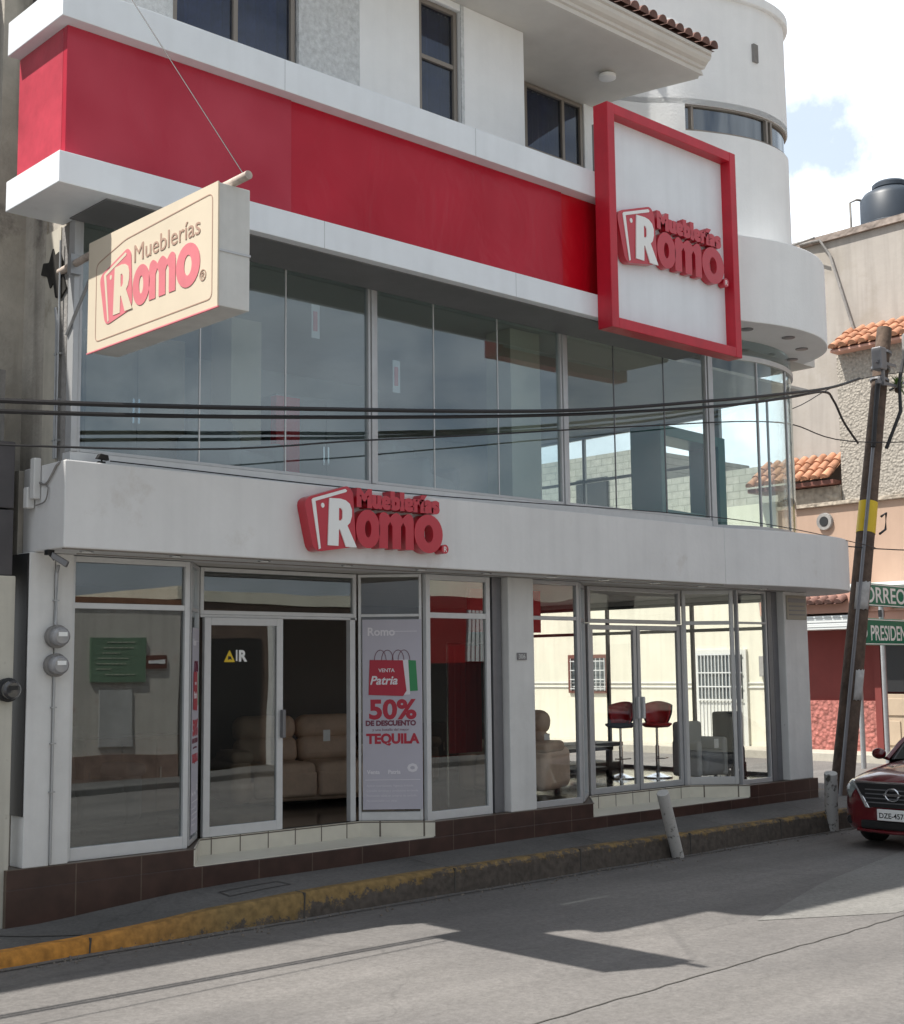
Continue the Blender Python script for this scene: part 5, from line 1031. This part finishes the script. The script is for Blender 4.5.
# upper floor showroom pieces
wf = thing('display_shelf', 'large dark teal open furniture frame standing in the upper corner window', 'shelf unit', (15.5, 11.6, 3.35)); s0 = snap()
M_teal = mat('teal lacquer', (.02, .14, .12), .4)
Mz = Matrix.Translation((14.55, 11.45, 3.352)) @ Matrix.Rotation(R_(6), 4, 'Z')
def fbox(nm, *a):
    b = MB(); b.box(*a); o = b.build(nm, M_teal, bevel=.01); o.data.transform(Mz); return o
fbox('side_panel', 0, .14, 0, .5, 0, 1.55); fbox('side_panel', 1.55, 1.75, 0, .5, 0, 1.55); fbox('top_panel', .14, 1.55, 0, .5, 1.40, 1.549); fbox('shelf', .14, 1.55, .02, .5, .30, .38); fbox('back_panel', .14, .85, .44, .48, .38, 1.0); fbox('base_panel', .14, 1.55, .02, .48, .0, .1)
under(wf, s0)
for (x, y, w, h, m, nm, lab) in ((12.6, 12.2, .7, .55, M_dark, 'armchair', 'rounded dark armchair silhouette in the upper window left of the block wall view'), (13.6, 12.6, .5, .35, M_navy, 'ottoman', 'small dark ottoman in the upper window near the teal frame')):
    r = thing(nm, lab, nm, (x, y, 3.352)); cushion(r, 'seat', m, -w / 2, w / 2, -.3, .3, .02, h * .55, .08); cushion(r, 'backrest', m, -w / 2, w / 2, .1, .32, h * .3, h, .1)
def wardrobe(x, y, w, h, m, lab):
    r = thing('wardrobe', lab, 'wardrobe', (x, y, 3.352), R_(-8))
    b = MB(); b.box(-w / 2, w / 2, 0, .5, 0, h); b.build('carcass', m, r, bevel=.01)
    for q in range(2): b = MB(); b.box(-w / 2 + .02 + q * w / 2, -.02 + q * w / 2, -.02, -.001, .06, h - .05); d = b.build('door', m, r, bevel=.008); b = MB(); b.box(-.04 + q * .06, -.02 + q * .06, -.045, -.021, h * .45, h * .6); b.build('handle', M_chrome, d)
wardrobe(6.9, 12.2, 1.1, 1.7, mat('pale wood', (.42, .34, .26), .5, var=.15), 'pale wood wardrobe dimly seen in the upper left window')
wardrobe(9.8, 12.8, 1.3, 1.5, mat('grey lacquer', (.35, .37, .38), .35), 'grey wardrobe dimly seen in the middle upper window')
for (x, y, lab) in ((7.6, 11.4, 'pale armchair behind the upper left window'), (10.2, 11.5, 'pale armchair behind the middle upper window')):
    r = thing('upstairs_armchair', lab, 'armchair', (x, y, 3.352), R_(25)); m_ = mat('pale grey fabric', (.30, .31, .31), .9)
    cushion(r, 'seat', m_, -.35, .35, -.3, .35, .08, .42, .09); cushion(r, 'backrest', m_, -.35, .35, .2, .42, .3, .85, .09)
    for q in (-1, 1): cushion(r, 'armrest', m_, q * .43 - .08, q * .43 + .08, -.3, .4, .08, .58, .07)
for (x, z) in ((7.93, 5.03), (8.98, 4.62)):
    r = thing('window_poster', 'small white and red hanging poster inside the upper window, ' + ('left one of two' if x < 8.5 else 'right one of two'), 'poster', (x, 10.5, z), group='small posters in the upper window'); s0 = snap()
    b = MB(); b.box(x - .05, x + .05, 10.5, 10.504, z - .17, z + .17); b.build('sheet', mat('poster white print', (.72, .70, .74), .5)); b = MB(); b.box(x - .03, x + .02, 10.495, 10.499, z - .1, z + .1); b.build('print', M_pink); under(r, s0)
ff = thing('red_display_stand', 'narrow red display stand behind the upper left window', 'display stand', (8.3, 11.4, 3.352)); s0 = snap()
b = MB(); b.box(8.1, 8.4, 11.4, 11.5, 3.5, 4.45); b.build('banner', M_redf); b = MB(); b.tube([(8.25, 11.45, 3.36), (8.25, 11.45, 3.6)], .02); b.lathe([(.15, 3.353), (.14, 3.37)], (8.25, 11.45, 0)); b.build('foot', M_chrome); under(ff, s0)
# red displays inside the ground floor
rr = thing('red_curtain_display', 'tall red hanging fabric inside the shop just left of the middle pilaster', 'curtain', (10.6, 11.2, 0.01)); s0 = snap()
b = MB(); n = 30; b.ribbon([(10.33 + .5 * i / n, 11.2 + .03 * sin(i * 1.3)) for i in range(n + 1)], .65, 1.85, .01); b.build('fabric', M_redf, smooth=True)
b = MB(); b.tube([(10.28, 11.2, 1.87), (10.88, 11.2, 1.87)], .015); b.tube([(10.29, 11.2, .01), (10.29, 11.2, 1.87)], .012); b.tube([(10.87, 11.2, .01), (10.87, 11.2, 1.87)], .012); b.build('rail', M_chrome); under(rr, s0)
rw = thing('red_header_panel', 'red painted panel hanging below the shop ceiling near the second window', 'panel', (12.0, 12.0, 2.2)); s0 = snap()
b = MB(); b.box(11.8, 13.1, 12.4, 12.46, 2.05, 2.60); b.build('board', M_redf)
b = MB(); b.box(12.9, 12.96, 12.47, 12.53, 1.9, 2.6); b.build('bracket', M_chrome); under(rw, s0)

# ================================================================== CAR
car = thing('parked_car', 'dark red sedan facing the viewer at the right edge, beside the pole', 'car', (14.76, 8.33, -.6))
M_paint = mat('dark red car paint', (.12, .006, .011), .25, coat=1.0, spec=.5)
M_black = mat('black plastic', (.015, .015, .016), .45)
M_carglass = mat('car glass', (.02, .03, .03), .05, coat=1)
ST = [(0.0, .50, .24, .46, .63, .70), (.05, .62, .20, .46, .70, .80), (.16, .74, .17, .47, .76, .87), (.38, .82, .16, .50, .82, .93), (.80, .845, .17, .54, .88, .99), (1.22, .85, .17, .56, .93, 1.03), (1.9, .85, .17, .57, .96, 1.03), (2.7, .85, .17, .58, .98, 1.04), (3.4, .845, .17, .6, .99, 1.06), (3.95, .82, .2, .62, 1.0, 1.10), (4.3, .74, .26, .62, .97, 1.08), (4.42, .60, .32, .60, .86, .98)]
b = MB(); rings = []
for (x, w, zb, zm, bl, zt) in ST:
    half = [(0, zb), (w * .6, zb), (w * .93, zb + .02), (w, zb + .14), (w * 1.0, zm), (w * .975, bl - .06), (w * .88, bl + .01), (w * .5, zt - .012), (0, zt)]
    ring = half + [(-y, z) for y, z in half[-2:0:-1]]
    rings.append([b.bm.verts.new((x, y, z)) for y, z in ring])
for i in range(len(rings) - 1):
    n = len(rings[i])
    for j in range(n): b.bm.faces.new((rings[i][j], rings[i][(j + 1) % n], rings[i + 1][(j + 1) % n], rings[i + 1][j]))
b.bm.faces.new(rings[0]); b.bm.faces.new(rings[-1][::-1])
body = b.build('body', M_paint, None, smooth=True, subsurf=2)
def cutter(x):
    c = MB(); c.lathe([(.36, -1.2), (.36, -.60)], (x, 0, .31), 'y', 32); c.lathe([(.36, .60), (.36, 1.2)], (x, 0, .31), 'y', 32); return c.build('cut', M_black)
cuts = [cutter(.82), cutter(3.48)]
for c in cuts:
    md = body.modifiers.new('arch', 'BOOLEAN'); md.object = c; md.operation = 'DIFFERENCE'; md.solver = 'EXACT'
dg = bpy.context.evaluated_depsgraph_get(); dg.update()
me = bpy.data.meshes.new_from_object(body.evaluated_get(dg)); body.modifiers.clear(); body.data = me
for c in cuts: bpy.data.objects.remove(c, do_unlink=True)
for p in me.polygons: p.use_smooth = True
me.set_sharp_from_angle(angle=R_(40)); bpy.context.view_layer.update(); body.parent = car
CB = [(1.20, .72, .98, .68, 1.0), (1.45, .735, .98, .66, 1.18), (1.95, .74, .98, .60, 1.43), (2.5, .74, .99, .61, 1.48), (3.1, .74, 1.0, .60, 1.46), (3.6, .72, 1.02, .60, 1.28), (4.0, .68, 1.05, .62, 1.10)]
b = MB(); rings = []
for (x, w0, z0, w1, z1) in CB:
    half = [(w0, z0 - .05), (w0 + (w1 - w0) * .5, z0 + (z1 - z0) * .55), (w1, z1 - .02), (w1 * .55, z1 + .005)]
    rings.append([b.bm.verts.new((x, y, z)) for y, z in half + [(-y, z) for y, z in half[::-1]]])
for i in range(len(rings) - 1):
    for j in range(7): b.bm.faces.new((rings[i][j], rings[i][j + 1], rings[i + 1][j + 1], rings[i + 1][j]))
b.build('windows', M_carglass, car, smooth=True)
b = MB()
RF = CB[2:5]; rings = []
for (x, w0, z0, w1, z1) in [(1.90, .74, .98, .6, 1.415)] + RF + [(3.2, .73, 1, .60, 1.43)]:
    half = [(w1 + .012, z1 - .035), (w1 + .005, z1 + .012), (w1 * .5, z1 + .035)]; rings.append([b.bm.verts.new((x, y, z)) for y, z in half + [(-y, z) for y, z in half[::-1]]])
for i in range(len(rings) - 1):
    for j in range(5): b.bm.faces.new((rings[i][j], rings[i][j + 1], rings[i + 1][j + 1], rings[i + 1][j]))
b.build('roof', M_paint, car, smooth=True)
for s in (-1, 1):
    b = MB(); b.tube([(1.16, s * .72, .99), (1.45, s * .69, 1.17), (1.95, s * .61, 1.43)], .03, 8); b.build('front_pillar', M_paint, car, smooth=True)
    b = MB(); b.tube([(2.65, s * .745, .98), (2.6, s * .62, 1.47)], .03, 8); b.tube([(3.95, s * .68, 1.05), (3.6, s * .63, 1.27), (3.1, s * .61, 1.46)], .045, 8); b.build('rear_pillar', M_paint, car, smooth=True)
    # headlight: swept lens wrapping the corner, laid on the body surface
    def lens(T0, T1, B0, B1, n1, n2, lift, nm, m, par):
        b = MB(); G = []
        for a in range(n2 + 1):
            row = []
            for c in range(n1 + 1):
                u, v = c / n1, a / n2
                p = (Vector(T0) * (1 - u) + Vector(T1) * u) * (1 - v) + (Vector(B0) * (1 - u) + Vector(B1) * u) * v
                p.y *= s; p.z += .03 * sin(pi * u) * (1 - v)
                ok, co, no_, ix = body.closest_point_on_mesh(p)
                row.append(b.bm.verts.new(co + no_ * (lift * (1 if (0 < a < n2 and 0 < c < n1) else .15))))
            G.append(row)
        for a in range(n2):
            for c in range(n1): b.bm.faces.new((G[a][c], G[a][c + 1], G[a + 1][c + 1], G[a + 1][c]))
        return b.build(nm, m, par, smooth=True)
    hl = lens((.03, .52, .74), (.46, .82, .86), (.06, .60, .58), (.26, .80, .66), 8, 5, .014, 'headlight', mat('headlight lens', (.30, .34, .33), .06, metal=.3, coat=1, var=.55, vscale=16), car)
    lens((.10, .64, .74), (.18, .74, .77), (.10, .66, .66), (.17, .74, .69), 4, 4, .022, 'lamp', M_signw, hl)
    b = MB(); b.ball((1.42, s * .98, 1.03), .1, (.55, 1.0, .72)); mr_ = b.build('mirror', M_paint, car, smooth=True)
    b = MB(); b.tube([(1.45, s * .84, .96), (1.43, s * .93, .99)], .025); b.build('mirror_arm', M_black, mr_)
    b = MB(); b.lathe([(.04, .0), (.055, .02), (.05, .03)], (.055, s * .62, .33), 'x', 16); b.build('fog_light', M_black, car, smooth=True)
for x in (.82, 3.48):
    for s in (-1, 1):
        b = MB(); y0 = s * .62; y1 = s * .82; ys = (y0, y0 + s * .02, y1 - s * .02, y1); b.lathe([(.25, ys[0]), (.31, ys[1]), (.31, ys[2]), (.27, ys[3]), (.20, y1 - s * .01)], (x, 0, .31), 'y', 32); w_ = b.build('wheel', M_black, car, smooth=True)
        b = MB(); b.lathe([(.20, y1 - s * .03), (.20, y1 + s * .002), (.18, y1 + s * .004), (.05, y1 - s * .02), (.01, y1 - s * .005)], (x, 0, .31), 'y', 20); b.build('rim', M_steel, w_, smooth=True)
b = MB(); b.hexa([(-.012, -.34, .50), (-.012, .34, .50), (.06, .34, .50), (.06, -.34, .50)], [(.0, -.50, .775), (.0, .50, .775), (.08, .50, .775), (.08, -.50, .775)]); gr = b.build('grille', M_black, car, bevel=.01)
for s in (-1, 1):
    b = MB(); b.hexa([(-.03, s * .30, .49), (-.03, s * .36, .49), (.02, s * .36, .49), (.02, s * .30, .49)], [(.02, s * .50, .785), (.02, s * .545, .785), (.07, s * .545, .785), (.07, s * .50, .785)]); b.build('chrome_trim', M_chrome, gr, bevel=.008)
b = MB(); b.box(-.005, .03, -.5, .5, .775, .80); b.build('chrome_bar', M_chrome, gr, bevel=.006)
b = MB()
for z in (.55, .60, .65, .70): b.box(-.02, -.01, -.36, .36, z, z + .012)
b.build('grille_slats', M_alud, gr)
b = MB()
rg = [(.085 * cos(2 * pi * i / 24), .07 * sin(2 * pi * i / 24)) for i in range(24)]
b.tube([(-.035, y, .655 + z) for y, z in rg + rg[:1]], .012, 8); b.box(-.045, -.03, -.11, .11, .64, .67); b.build('emblem', M_chrome, gr, smooth=False, bevel=.002)
b = MB(); b.box(-.045, -.02, -.20, .20, .355, .485); pl = b.build('number_plate', M_signw, car, bevel=.004)
t_ = text('DZE-457-B', 'plate_text', M_dark, Matrix.Translation((-.047, .175, .385)) @ FACE_W, .085, pl, .001, .001)
b = MB(); b.box(-.015, .05, -.44, .44, .245, .345); b.build('lower_intake', M_black, car, bevel=.02)
b = MB(); b.tube([(.02, -.5, .225), (-.02, 0, .215), (.02, .5, .225)], .02, 8); b.build('bumper_lip', M_paint, car, smooth=True)
